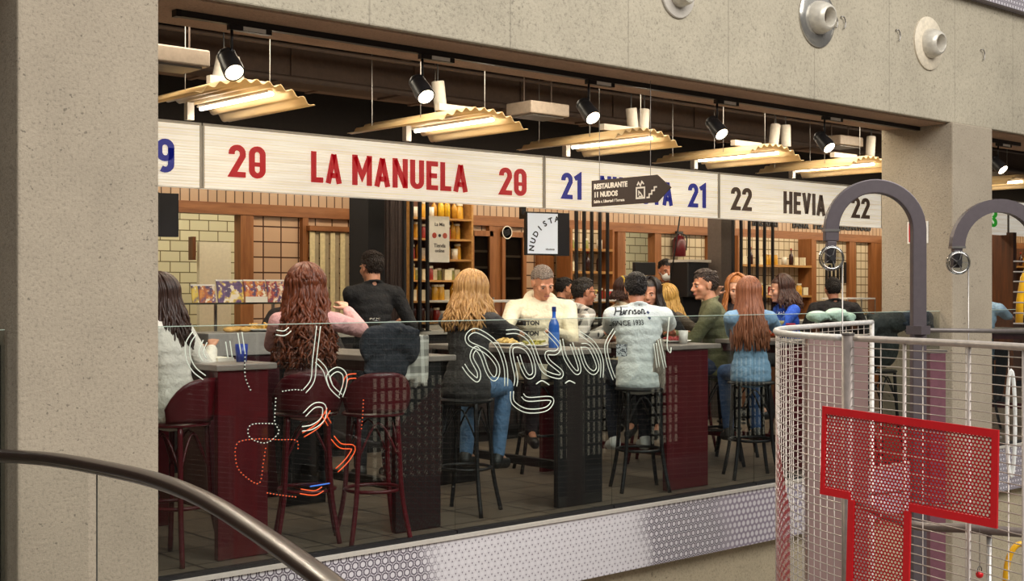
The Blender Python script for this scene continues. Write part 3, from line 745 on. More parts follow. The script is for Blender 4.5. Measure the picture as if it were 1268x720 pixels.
def face_parts(root, C, Rm, s, brow, lipc='a8625a', glasses=False, mask=False, beard=None):
    def P(x, y, z): return C+Rm @ Vector((x*s, y*s, z*s))
    for k in (-1, 1):
        e = MB().ell(P(k*.031, .0765, -.008), (.0115*s, .0115*s, .0085*s), 12, 8, Rm).build('eye', plain('b5a79c', .3), root, True)
        MB().ell(P(k*.031, .0865, -.009), (.006*s, .0035*s, .006*s), 10, 6, Rm).build('iris', plain('2a1a12', .2), e, True)
        MB().tube([P(k*.016, .094, .010), P(k*.032, .0935, .016), P(k*.05, .082, .011)], .004*s, 6).build('eyebrow', brow, root, True)
    if not mask:
        MB().tube([P(-.021, .0945, -.0715), P(-.008, .1015, -.0695), P(0, .1015, -.071), P(.008, .1015, -.0695), P(.021, .0945, -.0715)], .0042*s, 6).build('mouth', plain(lipc, .45), root, True)
    else:
        mk = MB().ell(P(0, .052, -.062), (.061*s, .062*s, .054*s), 20, 12, Rm).build('face_mask', plain('dfe4e4', .8, 0, .04), root, True)
        for k in (-1, 1): MB().tube([P(k*.058, .06, -.05), P(k*.08, .0, -.02)], .002*s, 5).build('ear_loop', M['white'], mk)
    if glasses:
        g = MB()
        for k in (-1, 1):
            g.tube([P(k*.034+.024*cos(a), .102, -.008+.019*sin(a)) for a in [i*pi/8 for i in range(16)]], .0022*s, 6, True)
            g.tube([P(k*.058, .1, 0), P(k*.082, .01, .004)], .0022*s, 6)
        g.tube([P(-.01, .103, -.004), P(.01, .103, -.004)], .0022*s, 6)
        g.build('glasses', M['black'], root)
def hair_short(C, Rm, s, rnd, grey=0, n=1100, top=1.0, back=-.075, ln=.022, thin=0):
    """cap of short tufts; leaves face and ears free"""
    mb = MB()
    def P(v): return C+Rm @ (v*s)
    base = Vector((0, -.014, .033)); r = Vector((.079, .099, .093))
    # under-cap
    vs = []; fs = []; N, Mm = 32, 18; keep = {}
    def ok(v):
        y, z, x = v.y, v.z, abs(v.x)
        if z < back: return False
        if y > .045: return z > .058+.25*(y-.045)*thin
        if y > -.0 and z < .02+ (y)*1.0: return False
        if y > -.035 and z < .005 and x > .05: return False
        return True
    for i in range(Mm+1):
        ph = -pi/2+pi*i/Mm
        for k in range(N):
            a = 2*pi*k/N; vs.append(base+Vector((r.x*cos(ph)*cos(a), r.y*cos(ph)*sin(a), r.z*sin(ph))))
    for i in range(Mm):
        for k in range(N):
            q = (i*N+k, i*N+(k+1) % N, (i+1)*N+(k+1) % N, (i+1)*N+k)
            if all(ok(vs[t]) for t in q): fs.append(q)
    mb.add([P(v) for v in vs], fs)
    c = 0
    while c < n:
        u = rnd.uniform(-.8, 1); a = rnd.uniform(0, 2*pi); q = sqrt(1-u*u)
        d = Vector((q*cos(a), q*sin(a), u)); v = base+Vector((r.x*d.x, r.y*d.y, r.z*d.z))
        if not ok(v): continue
        c += 1
        sw = Vector((rnd.uniform(-.15, .15)+.5*v.x/.08*(.3 if v.z > .08 else .1), -.45+rnd.uniform(-.15, .15) if v.z < .1 else .5+rnd.uniform(-.2, .2), -.9 if v.z < .06 else -.25))
        L = ln*(top if v.z > .08 else .6)*rnd.uniform(.7, 1.2)
        p1 = v+d*L*.16+sw*L*.5; p2 = v+d*L*.06+sw*L*1.15
        mb.tube([P(v-d*.003), P(p1), P(p2)], 1, 5, rs=[.0055*s, .0048*s, .0015*s])
    return mb
def hair_long(C, Rm, s, rnd, length, yaw, n=260, wave=.01, flare=.03, curly=False, part=0, open_face=55, rad=.0085, back_clear=.03, vol=1.06):
    """strands from the parting over the skull, then hanging under gravity"""
    mb = MB(); base = Vector((0, -.014, .033)); r = Vector((.083, .103, .097))
    def P(v): return C+Rm @ (v*s)
    vs = []; fs = []; N, Mm = 28, 16
    def ok(v): return not (v.y > .035 and v.z < .068) and not (v.z < -.055)
    for i in range(Mm+1):
        ph = -pi/2+pi*i/Mm
        for k in range(N):
            a = 2*pi*k/N; vs.append(base+Vector((r.x*cos(ph)*cos(a), r.y*cos(ph)*sin(a), r.z*sin(ph)))*1.0)
    for i in range(Mm):
        for k in range(N):
            q = (i*N+k, i*N+(k+1) % N, (i+1)*N+(k+1) % N, (i+1)*N+k)
            if all(ok(vs[t]) for t in q): fs.append(q)
    mb.add([P(v) for v in vs], fs)
    for i in range(n):
        a = rnd.uniform(0, 360); front = abs((a-90+180) % 360-180)   # 90 deg = forward
        if front < open_face: continue
        ar = R_(a); k = rnd.uniform(1.03, 1.17)*rnd.uniform(1, vol); pts = []
        e0 = 88-70*rnd.random()**2.2
        for e in (e0, e0*.75, e0*.5, e0*.25, 3, -14):
            er = R_(e); kk = k*(1+(rnd.uniform(-.05, .2) if curly else 0)*(1 if e < 75 else .3)); pts.append(P(base+Vector((r.x*cos(er)*cos(ar)*kk, r.y*cos(er)*sin(ar)*kk, r.z*sin(er)*(k if curly else kk)))))
        p = pts[-1].copy(); out = Rm @ Vector((cos(ar), sin(ar), 0)); out.z = 0
        if out.length > .01: out.normalize()
        L = length*rnd.uniform(.75, 1.05)*(1.0 if front > 90 else .9); m = 8; w0 = rnd.uniform(0, 6.28); w1 = rnd.uniform(0, 6.28)
        isback = max(0, cos(R_(a+90)))
        for j in range(1, m+1):
            t = j/m; o = (flare+back_clear*isback)*(t*t*(3-2*t))**.8
            wv = wave*(.35+1.4*t)
            pts.append(p+Vector((0, 0, -L*t))+out*o*rnd.uniform(.8, 1.15)+Vector((sin(w0+t*(17 if curly else 7)), cos(w1+t*(15 if curly else 6)), 0))*wv)
        q = spline(pts, 2 if not curly else 3); ks = len(q)
        mb.tube(q, 1, 5, rs=[rad*s*(.7+.5*sin(pi*min(1, .25+.75*t/ks))) * (1 if t < ks-1 else .35) for t in range(ks)])
    return mb
def bell(mb, path, rs, n=10):
    for (a, ra), (b, rb) in zip(list(zip(path, rs))[:-1], list(zip(path, rs))[1:]): mb.cap(a, ra, b, rb, n)
def person(label, loc, yaw, seat=.76, stand=False, s=1.0, lean=6, side=0, twist=0, head=(0, 0, 0), handL=None, handR=None, hintL=(-.5, -.3, -.8), hintR=(.5, -.3, -.8),
           curl=.5, skin='c98f6f', top='333333', sleeve='long', bottom='20242c', shoe='222222', shoulders=1.0, belly=1.0, hair=None, hairc=('2a1c14', '140d09'), seed=1, hood=False,
           collar=True, mat_top=None, glasses=False, mask=False, jaw=1.0, feet=None, top_len=0.0, loose=1.0, female=False, legs=True, knees=.13, bag=None):
    rnd = random.Random(seed); root = thing('person', label, 'person', (loc[0], loc[1], 0), None)
    Y = Matrix.Rotation(R_(yaw), 3, 'Z'); O = Vector((loc[0], loc[1], 0))
    def Wd(v): return O+Y @ Vector(v)
    sw = (.165 if female else .19)*s*shoulders
    hipz = (seat+.085*s) if not stand else .93*s
    hip = Vector((0, 0, hipz)); u = Vector((sin(R_(side)), sin(R_(lean)), cos(R_(lean)))).normalized()
    nb = hip+u*(.51*s); ch = hip+u*(.33*s); tw = Matrix.Rotation(R_(twist), 3, 'Z')
    rt = tw @ Vector((1, 0, 0)); fw = tw @ Vector((0, 1, 0))
    Rh = tw @ rot(*head); hc = nb+Vector((0, 0, .116*s))+fw*(.05*s)+u*.02*s
    bs, ts, tr = MB(), MB(), MB(); vx = .0065
    C = Wd(hc); RhW = Y @ Rh
    head_prims(bs, C, RhW, s, jaw)
    bs.cap(Wd(nb-u*.05*s), .055*s, C+RhW @ Vector((0, -.02*s, -.06*s)), .053*s, 14)
    # torso core under the clothes keeps the body one surface
    bs.cap(Wd(hip), .08*s, Wd(ch), .075*s); bs.cap(Wd(ch), .075*s, Wd(nb-u*.06*s), .045*s)
    b = belly
    RT = Y @ tw @ Matrix.Rotation(R_(-lean), 3, 'X')
    prof = [(-.06, .166, .126), (0, .166, .126), (.05, .163, .122), (.12, .148, .114), (.19, .140, .110), (.26, .150, .114), (.33, .164, .118), (.39, .160, .110), (.435, .135, .092)] if not female else [(-.06, .164, .124), (0, .164, .124), (.05, .156, .116), (.12, .138, .106), (.19, .128, .1), (.26, .136, .106), (.33, .148, .11), (.39, .145, .1), (.435, .12, .085)]
    for (z0, wx, wy) in prof:
        wx *= (1 if z0 < .2 else min(1.1, shoulders))
        ts.ell(Wd(hip+u*(z0*s)+fw*.008*s), (wx*s*loose, wy*s*(b if z0 < .25 else 1)*loose, .085*s), 20, 12, RT)
    if female: ts.ell(Wd(ch-u*.02*s+fw*.06*s), (.115*s, .07*s, .07*s), 14, 10, RT)
    if top_len: ts.ell(Wd(hip-u*(top_len*.5)), (.166*s*loose, .126*s*b, .1*s+top_len*.5), 18, 10, RT)
    for k, ht, hi in ((-1, handL, hintL), (1, handR, hintR)):
        sh = nb-u*(.065*s)+rt*(k*sw)
        ts.cap(Wd(nb-u*.035*s+rt*(k*.04*s)), .062*s, Wd(sh-rt*(k*.02*s)), .062*s*loose)
        if ht is None: tgt = hip+Vector((k*.2*s, .2*s, .16*s))
        else: tgt = Y.transposed() @ (Vector(ht)-O)
        el, wr = ik(sh, tgt, .285*s, .255*s, Vector(hi))
        A, B, Cc = Wd(sh), Wd(el), Wd(wr)
        bs.cap(Wd(nb-u*.09*s), .04*s, A, .038*s); bs.cap(A, .042*s, B, .038*s); bs.cap(B, .039*s, Cc, .026*s)
        fd = (Cc-B).normalized(); nm = Vector((0, 0, 1)) if abs(fd.z) < .8 else Y @ Vector((k*.6, .6, 0)); hand(bs, Cc, fd, nm, -k, curl, .95*s)
        lo = loose
        if sleeve == 'long': bell(ts, [A, B, B.lerp(Cc, .93)], [.062*s*lo, .052*s*lo, .037*s*lo])
        elif sleeve == 'pushed': bell(ts, [A, B, B.lerp(Cc, .35)], [.06*s*lo, .052*s*lo, .05*s*lo])
        else: bell(ts, [A, A.lerp(B, .72)], [.064*s*lo, .06*s*lo])
    # legs
    if legs:
        for k in (-1, 1):
            hp = hip+Vector((k*.076*s, .01, -.015*s))
            if stand:
                kn = Vector((k*.1*s, .02, .5*s)); an = Vector((k*.11*s, -.02, .09*s))
            else:
                kn = hip+Vector((k*knees*s, .41*s, -.03)); an = Vector((k*(knees-.01)*s, .30*s, .36))
                if feet and feet.get(k): kn = Vector(feet[k][0]); an = Vector(feet[k][1])
            bell(tr, [Wd(hp), Wd(kn), Wd(an)], [.086*s, .066*s, .05*s], 14)
            bs.cap(Wd(hp), .07*s, Wd(kn), .05*s); bs.cap(Wd(kn), .045*s, Wd(an), .03*s)
            f0 = Wd(an+Vector((0, -.03, -.05))); f1 = Wd(an+Vector((0, .16, -.075)))
            sb = MB().cap(f0, .043*s, f1, .036*s).cap(Wd(an+Vector((0, 0, 0))), .045*s, f0, .045*s).cap(f0-Vector((0, 0, .018)), .035*s, f1-Vector((0, 0, .012)), .034*s)
            link_mesh('shoe', remesh(sb, .009, 4), plain(shoe, .5), root)
            bs.cap(Wd(an), .03*s, f1, .022*s)
        tr.ell(Wd(hip-Vector((0, 0, .025*s))), (.155*s, .118*s, .085*s), 16, 10, Y)
        link_mesh('trousers', remesh(tr, .013, 5), fabric(bottom, .25), root)
    ts.ell(Wd(nb-u*.045*s-fw*.012*s), (.085*s, .072*s, .042*s), 16, 10, RT)
    if hood:
        for i in range(20):
            a0 = 2*pi*i/20; a1 = 2*pi*(i+1)/20
            def hq(a): return Wd(nb+rt*((.108-.04*max(0, sin(a)))*s*cos(a))+fw*(.1*s*sin(a)-.018*s)+Vector((0, 0, (-.012-.062*sin(a))*s)))
            rr = lambda a: (.027-.011*sin(a))*s
            ts.cap(hq(a0), rr(a0), hq(a1), rr(a1), 10)
        ts.ell(Wd(nb-fw*.12*s-u*.02*s), (.1*s, .06*s, .1*s), 14, 10, Y)
        for k in (-1, 1): ts.cap(Wd(nb+fw*.1*s+rt*k*.03*s-u*.03*s), .006, Wd(nb+fw*.125*s+rt*k*.04*s-u*.2*s), .006, 6)
    elif collar:
        for i in range(16):
            a0 = 2*pi*i/16; a1 = 2*pi*(i+1)/16
            def cq(a): return Wd(nb+rt*(.066*s*cos(a))+fw*(.062*s*sin(a)+.006)+Vector((0, 0, (.012-.022*sin(a))*s)))
            ts.cap(cq(a0), .014*s, cq(a1), .014*s, 8)
    body = link_mesh('body', remesh(bs, vx*s, 2, .5), skinmat(skin), root)
    shirt = link_mesh('top', remesh(ts, .011, 9), mat_top or fabric(top), root)
    hm = hairmat(*hairc)
    face_parts(root, C, RhW, s, hm, glasses=glasses, mask=mask)
    if hair:
        kind, kw = hair[0], hair[1] if len(hair) > 1 else {}
        mb = hair_short(C, RhW, s, rnd, **kw) if kind == 'short' else hair_long(C, RhW, s, rnd, yaw=yaw, **kw)
        mb.build('hair', hm, root, True)
    return dict(root=root, shirt=shirt, body=body, C=C, Rh=RhW, nb=Wd(nb), hip=Wd(hip), Y=Y, O=O, fw=Y @ fw, rt=Y @ rt, ch=Wd(ch), s=s)
def wrap_text(p, s, size, mat, mw, d, name='lettering', **kw):
    """lettering laid on the cloth: mw places the flat text in x-z, d is the direction the cloth faces"""
    me = text_mesh(s, size, extr=0, **kw) if isinstance(s, str) else s
    bm = bmesh.new(); bm.from_mesh(me)
    for _ in range(1): bmesh.ops.subdivide_edges(bm, edges=[e for e in bm.edges if e.calc_length() > .012], cuts=1)
    bm.to_mesh(me); bm.free(); me.transform(mw @ Matrix.Rotation(pi/2, 4, 'X'))
    sh = p['shirt']; off = wloc(sh); tree = BVHTree.FromPolygons([v.co+off for v in sh.data.vertices], [tuple(q.vertices) for q in sh.data.polygons])
    d = d.normalized()
    for v in me.vertices:
        h = tree.ray_cast(v.co+d*.4, -d, .8)
        if h[0] is not None: v.co = h[0]+d*.004
    return link_mesh(name, me, mat, sh)
def face_mw(c, d):
    """matrix for a plane through c whose -y faces along d"""
    d = Vector(d); d.z = 0; d.normalize(); an = atan2(-d.x, d.y)+pi
    return Matrix.Translation(c) @ Matrix.Rotation(an, 4, 'Z')

TT = 1.07   # table-top height
PE = {}
def hp(px, Y): p = at(px, 360, Y); return (p.x, p.y)
# near side of the tables (nearest the glass)
PE['fluffy'] = person('woman with long dark brown hair and fluffy white top, beside the left pillar', hp(218, 6.5), 25, s=.93, lean=10, head=(35, 8, 0), skin='c48e70', top='e3ddd2', bottom='39424f', female=True, loose=1.12,
    handL=at(204, 428, 6.8), handR=at(262, 432, 6.75), hintL=(-.05, -.5, -.85), hair=('long', dict(length=.30, n=330, wave=.007, flare=.035, open_face=60)), hairc=('3d241a', '20110b'), seed=3)
PE['curly'] = person('woman with long curly red hair and pink sweater, seated with her back to the glass', hp(380, 6.52), -30, s=1.0, lean=4, head=(-12, 0, 0), skin='d7a58b', top='dba6a4', bottom='25282d', female=True,
    handR=at(430, 384, 6.78), hintR=(1.0, -.1, -.75), handL=at(345, 425, 7.05), hair=('long', dict(length=.47, n=560, wave=.02, flare=.05, curly=True, open_face=40, rad=.009)), hairc=('7d3f22', '421d0e'), seed=5)
PE['blonde'] = person('blonde woman in a dark jacket and blue jeans, seated beside the cream hoodie', hp(577, 6.6), -62, s=.97, lean=8, head=(-18, 4, 0), skin='d9a98d', top='33302f', bottom='5d7ea3', female=True, loose=1.1,
    handL=at(640, 412, 7.1), handR=at(655, 418, 6.9), hair=('long', dict(length=.27, n=520, wave=.014, flare=.045, open_face=46, vol=1.12)), hairc=('c79a5e', '8a5f33'), seed=9)
PE['white'] = person('man in a white shirt lettered across the back, seated with his back to the glass', hp(792, 6.5), -33, s=1.0, lean=6, head=(-12, 4, 0), skin='b97c5d', top='d9e0df', bottom='1c2130', shoe='dfe3e3', sleeve='short', loose=1.1, shoulders=1.05,
    handL=at(757, 425, 7.1), handR=at(836, 420, 6.9), hair=('short', dict(ln=.026)), hairc=('241a16', '120d0b'), seed=11)
PE['green'] = person('man in an olive green sweater, turned left and reaching over the table', hp(893, 7.0), 42, s=1.06, lean=9, head=(22, 6, 0), skin='cc9473', top='5f6043', bottom='33405a', shoulders=1.08, belly=1.1, loose=1.06, hintL=(-.4, -.6, -.7),
    handL=at(824, 412, 7.3), handR=at(858, 414, 7.25), hair=('short', dict(ln=.03, top=1.25)), hairc=('4b3a30', '2a201a'), seed=13, feet={1: ((.16, .36, .8), (.16, .26, .36))})
PE['straight'] = person('woman with long straight reddish hair and pale denim jacket, back to the glass', hp(930, 6.34), -38, s=.94, lean=4, head=(0, 2, 0), skin='d9a98d', top='86aacb', bottom='33507c', female=True, loose=1.08,
    handL=at(912, 424, 6.75), handR=at(972, 424, 6.75), hair=('long', dict(length=.44, n=480, wave=.003, flare=.05, open_face=40)), hairc=('a5694a', '6d3c25'), seed=17)
# far side of the tables
PE['hoodie'] = person('man with cropped grey hair and cream hoodie, looking down at the table', hp(668, 7.72), 148, s=1.08, lean=8, head=(14, 26, 6), skin='cf9576', top='e6dcc0', bottom='2b2b30', shoulders=1.1, belly=1.15, loose=1.14, hood=True,
    handL=at(690, 412, 7.3), handR=at(628, 410, 7.3), hair=('short', dict(ln=.011, n=900, back=-.06)), hairc=('94857a', '665a50'), seed=19, jaw=1.12)
PE['glasses'] = person('man with dark hair and glasses in a plaid shirt, in profile facing right', hp(704, 7.95), -103, s=.98, lean=12, head=(-6, 4, 0), skin='b97f62', top='6a6660', bottom='2b2b30', glasses=True,
    handL=at(752, 405, 7.75), handR=at(748, 412, 7.55), hair=('short', dict(ln=.03, top=1.2)), hairc=('33291f', '181310'), seed=23)
PE['orange'] = person('orange-haired woman mostly hidden behind the straight reddish hair', hp(912, 7.3), 130, s=.99, lean=2, head=(0, 4, 0), skin='d9a98d', top='3c3436', bottom='2b2b30', female=True,
    handR=at(886, 366, 7.15), hintR=(.5, 0, -.8), handL=at(925, 420, 7.0), hair=('long', dict(length=.25, n=260, wave=.006, flare=.03, open_face=58)), hairc=('b5723c', '7a4520'), seed=29)
PE['blackhair'] = person('dark-haired woman in black, behind the white shirt', hp(808, 7.45), 120, s=.95, lean=6, head=(0, 6, 0), skin='c48e70', top='1b1a1c', bottom='222222', female=True,
    hair=('long', dict(length=.24, n=260, wave=.006, flare=.04)), hairc=('241812', '120b08'), seed=31)
PE['blondeb'] = person('woman with long golden hair half hidden behind the olive sweater', hp(856, 7.8), 60, s=.93, lean=24, head=(20, 18, -8), skin='d9a98d', top='4a3f33', bottom='222222', female=True,
    hair=('long', dict(length=.30, n=330, wave=.01, flare=.05, open_face=40)), hairc=('cda154', '8d6a2e'), seed=37)
PE['bluetop'] = person('brown-haired woman in a bright blue top, in profile facing left', hp(982, 7.45), 62, s=1.0, lean=9, head=(-8, 6, 0), skin='d2a083', top='1f4fb8', bottom='222222', female=True,
    handL=at(945, 418, 7.2), handR=at(960, 420, 7.1), hair=('long', dict(length=.2, n=330, wave=.006, flare=.05, open_face=66)), hairc=('4a2a1c', '27140c'), seed=41)
PE['blackback'] = person('man in a black sweater seen from behind, beneath the pulley of the grey post', hp(1034, 7.85), -38, s=1.0, lean=3, head=(-4, 4, 0), skin='b97f62', top='1d1a1b', bottom='222222', shoulders=1.12, loose=1.08,
    hair=('short', dict(ln=.022)), hairc=('2f2824', '171311'), seed=43)
PE['darkhair'] = person('person with dark brown hair half hidden behind the curly red hair', hp(368, 8.1), -40, s=1.0, lean=4, head=(10, 4, 0), skin='c48e70', top='29201d', bottom='222222', female=True,
    hair=('long', dict(length=.14, n=220, wave=.004, flare=.02)), hairc=('38221a', '1c100b'), seed=47)
# standing customers and staff
PE['standing'] = person('tall man in a black sweater standing at the stall counter, back turned', hp(463, 8.35), -20, stand=True, s=1.055, lean=2, head=(16, 4, 0), skin='c48e70', top='141416', bottom='1c1d22', shoulders=.94, loose=1.0, top_len=.1,
    handR=at(501, 398, 8.5), hintR=(.25, -.6, -.7), handL=at(447, 404, 8.75), hintL=(-.25, -.6, -.7), hair=('short', dict(ln=.022, top=1.3)), hairc=('33261e', '1a120e'), seed=53)
PE['clerkdark'] = person('black-haired person behind the counter, above the plaid shirt', hp(688, 10.15), -100, stand=True, s=.955, lean=8, head=(-8, 12, 0), skin='c48e70', top='26211f', bottom='222222', hair=('short', dict(ln=.032, top=1.3)), hairc=('191311', '0c0908'), seed=59)
PE['ribbon'] = person('brown-haired woman with a yellow ribbon in her hair and a cream top', hp(766, 9.05), -112, seat=.74, s=1.0, lean=4, head=(-4, 4, 0), skin='cf9a7c', top='dccfb4', bottom='222222', female=True,
    hair=('long', dict(length=.10, n=240, wave=.005, flare=.012, open_face=64)), hairc=('4a281b', '27130c'), seed=61)
PE['masked'] = person('clerk in a white face mask standing behind the till', hp(823, 10.35), 142, stand=True, s=1.09, lean=4, head=(6, 6, 0), skin='b97f62', top='3a2c25', bottom='222222', mask=True,
    handL=at(838, 374, 10.1), hair=('short', dict(ln=.03, top=1.3)), hairc=('1f1714', '0e0a09'), seed=67)
PE['denim'] = person('person in a denim jacket at the right edge, arm reaching out past the pillar', hp(1211, 6.95), -80, s=1.0, lean=12, head=(0, 8, 0), skin='cf9a7c', top='7f98ab', bottom='222222', loose=1.05,
    handL=at(1262, 392, 7.2), handR=at(1258, 398, 7.0), hair=('short', dict(ln=.026)), hairc=('3a2a20', '20150f'), seed=71)
# the yellow ribbon, the plaid, the lettering
p = PE['ribbon']
q = [p['C']+p['Rh'] @ Vector((.088*cos(a), -.055, .035+.105*sin(a))) for a in [R_(x) for x in range(-35, 216, 16)]]
MB().tube(q, .014, 8).build('hair_ribbon', plain('d9b52c', .6), p['root'], True)
def plaid():
    m = NT('plaid_cloth'); t = m.n('TexCoord'); sx = m.n('SeparateXYZ'); m.l(t.outputs['Object'], sx.inputs[0])
    g = lambda o, f, k: m.math('LESS_THAN', m.math('PINGPONG', o, f), k)
    a = m.math('ADD', g(sx.outputs[2], .05, .02), g(sx.outputs[1], .05, .02)); b = m.math('ADD', g(m.math('ADD', sx.outputs[2], .03), .05, .007), g(m.math('ADD', sx.outputs[0], .01), .05, .012))
    c = m.mix(m.math('MULTIPLY', a, .48), srgb('b9b4ab'), srgb('1f1f22')); c = m.mix(m.math('MULTIPLY', b, .5), c, srgb('e9e5dc')); m.col(c); m.set(.85)
    return m.m
PE['glasses']['shirt'].data.materials[0] = plaid()
p = PE['white']; bd = -p['fw']; bd = Vector((-.35, -1, 0)).normalized()
blk = plain('1d1e22', .7)
c0 = at(789, 388, 6.4)
mw = face_mw(c0, bd)
def cursive():
    """the flowing script word: slanted strokes"""
    mb = MB(); L = [[(0, .0), (.25, 1.15)], [(.62, -.05), (.78, 1.1)], [(.05, .5), (.72, .55)], [(.8, .45), (.68, .05), (.9, .1), (1.02, .55), (1.04, .05)],
                    [(1.15, 0), (1.22, .5), (1.4, .55)], [(1.5, 0), (1.57, .5), (1.75, .55)], [(1.85, .5), (1.85, .02)], [(2.2, .55), (2.02, .5), (2.2, .15), (1.98, .02)],
                    [(2.5, .5), (2.35, .3), (2.42, .02), (2.6, .2), (2.5, .5)], [(2.75, 0), (2.8, .55), (3.0, .5), (3.0, 0), (3.2, .1)]]
    for st in L:
        q = spline([Vector((x-1.6+.18*z, z)) for x, z in [(a, b) for a, b in st]] if False else [Vector((a-1.6+.2*b, b, 0)) for a, b in st], 4)
        mb.ribbon([(v.x*.07, v.y*.055) for v in q], .0085, 0, .001)
    me = mb.mesh('script'); me.transform(Matrix.Rotation(-pi/2, 4, 'X')); return me
wrap_text(p, cursive(), 0, blk, face_mw(at(790, 390, 6.4), bd) @ Matrix.Rotation(R_(-3), 4, 'Y'), bd)
wrap_text(p, 'SINCE 1933', .055, blk, face_mw(at(788, 401, 6.4), bd) @ Matrix.Rotation(R_(-3), 4, 'Y'), bd, bold=.0006, xs=.72)
wrap_text(p, '+\n+', .04, plain('26335c', .7), face_mw(at(806, 391, 6.4), bd), bd, bold=.003)
pm = NT('patch_pattern'); v = pm.coord('Object'); vo = pm.n('TexVoronoi'); vo.inputs['Scale'].default_value = 75; pm.l(v, vo.inputs['Vector'])
pm.col(pm.mix(pm.math('GREATER_THAN', vo.outputs[0], .45), srgb('3c4048'), srgb('b9bdbd'))); pm.set(.8)
pt = MB()
for i in range(8):
    for j in range(8): pt.add([(-.045+i*.011, -.045+j*.011, 0), (-.034+i*.011, -.045+j*.011, 0), (-.034+i*.011, -.034+j*.011, 0), (-.045+i*.011, -.034+j*.011, 0)], [(0, 1, 2, 3)])
wrap_text(p, pt.mesh('patch', False), 0, pm.m, face_mw(at(770, 434, 6.4), bd), bd, name='printed_patch')
p = PE['hoodie']; fd = Vector((-.42, -1, 0)).normalized()
wrap_text(p, 'HUTTON', .047, plain('2c2a2c', .7), face_mw(at(661, 401, 7.5), fd), fd, bold=.0022, xs=.9)
wrap_text(p, 'HUTTON', .047, plain('2c2a2c', .7), face_mw(at(661, 414, 7.5), fd), fd, bold=.0022, xs=.9)
# ================================================================ tables, stools, stalls
def stool(mat, label, back, group='bentwood bar stools'):
    t = thing('bar_stool', label, 'stool', (0, 0, 0), group)
    MB().lathe([(.001, .735), (.17, .735), (.185, .742), (.185, .752), (.17, .762), (.001, .765)], (0, 0, 0), 28).build('seat', mat, t, 'auto')
    for sx in (-1, 1):
        for sy in (-1, 1): MB().tube(spline([(sx*.115, sy*.115, .74), (sx*.125, sy*.125, .5), (sx*.14, sy*.14, .25), (sx*.18, sy*.18, .0)], 4), .015, 8).build('leg', mat, t, True)
    MB().tube([(.165*cos(a), .165*sin(a), .3) for a in [k*pi/14 for k in range(28)]], .011, 8, True).build('footrest_ring', mat, t, True)
    for k in range(4):
        a = pi/4+k*pi/2; b = a+pi/2; MB().tube(spline([(.17*cos(a), .17*sin(a), .5), (.15*cos((a+b)/2)*.75, .15*sin((a+b)/2)*.75, .7), (.17*cos(b), .17*sin(b), .5)], 5), .007, 6).build('brace', mat, t, True)
    if not back: return t
    vs = []; fs = []; n = 16; m = 8
    for i in range(n+1):
        a = R_(-90-68+136*i/n); e = abs(2*i/n-1); top = 1.0-.16*e**3.2
        for k in range(m+1):
            z = .765+(top-.765)*k/m; r = .19+.03*k/m; vs.append((r*cos(a), r*sin(a), z))
    for i in range(n):
        for k in range(m): fs.append((i*(m+1)+k, (i+1)*(m+1)+k, (i+1)*(m+1)+k+1, i*(m+1)+k+1))
    b = MB().add(vs, fs).build('backrest', mat, t, True); so = b.modifiers.new('t', 'SOLIDIFY'); so.thickness = .016; so.offset = 0
    return t
st_m = stool(M['maroon'], 'x', True); st_b = stool(M['black'], 'x', False)
first = {'m': True, 'b': True}
def put_stool(kind, x, y, rz, label):
    src = st_m if kind == 'm' else st_b
    if first[kind]: first[kind] = False; src.location = (x, y, 0); src.rotation_euler = (0, 0, R_(rz)); src['label'] = label; return src
    return dup(src, (x, y, 0), R_(rz), label)
for k, kind, rz, lab in (('fluffy', 'm', 25, 'maroon bar stool under the woman in the fluffy white top'), ('curly', 'm', -30, 'maroon bar stool under the woman with curly red hair'), ('blonde', 'b', -62, 'black bar stool under the blonde woman in blue jeans'),
                         ('white', 'b', -33, 'black bar stool under the man in the lettered white shirt'), ('green', 'b', 42, 'black bar stool under the man in olive green'), ('straight', 'b', -38, 'black bar stool under the woman with straight reddish hair'),
                         ('hoodie', 'b', 148, 'black bar stool under the man in the cream hoodie'), ('glasses', 'b', -103, 'black bar stool under the man in the plaid shirt'), ('orange', 'b', 130, 'black bar stool under the orange-haired woman'),
                         ('blackhair', 'm', 120, 'maroon bar stool under the dark-haired woman in black'), ('blondeb', 'm', 60, 'maroon bar stool under the woman with golden hair'), ('bluetop', 'm', 62, 'maroon bar stool under the woman in the bright blue top'),
                         ('blackback', 'b', -38, 'black bar stool under the man in the black sweater seen from behind'), ('darkhair', 'b', -40, 'black bar stool behind the curly red hair'), ('ribbon', 'b', -112, 'black bar stool under the woman with the yellow ribbon'), ('denim', 'b', -80, 'black bar stool in the bay beyond the right pillar')):
    o = PE[k]['O']; put_stool(kind, o.x, o.y, rz, lab)
for kind, px, Y, rz, lab in (('m', 462, 6.26, -20, 'maroon bar stool with a dark jacket over its back'), 
                              ('b', 1085, 6.5, 0, 'black bar stool under the heap of dark coats'), ('b', 1052, 6.5, 0, 'black bar stool left of the heap of dark coats')):
    put_stool(kind, X(px, Y), Y, rz, lab)
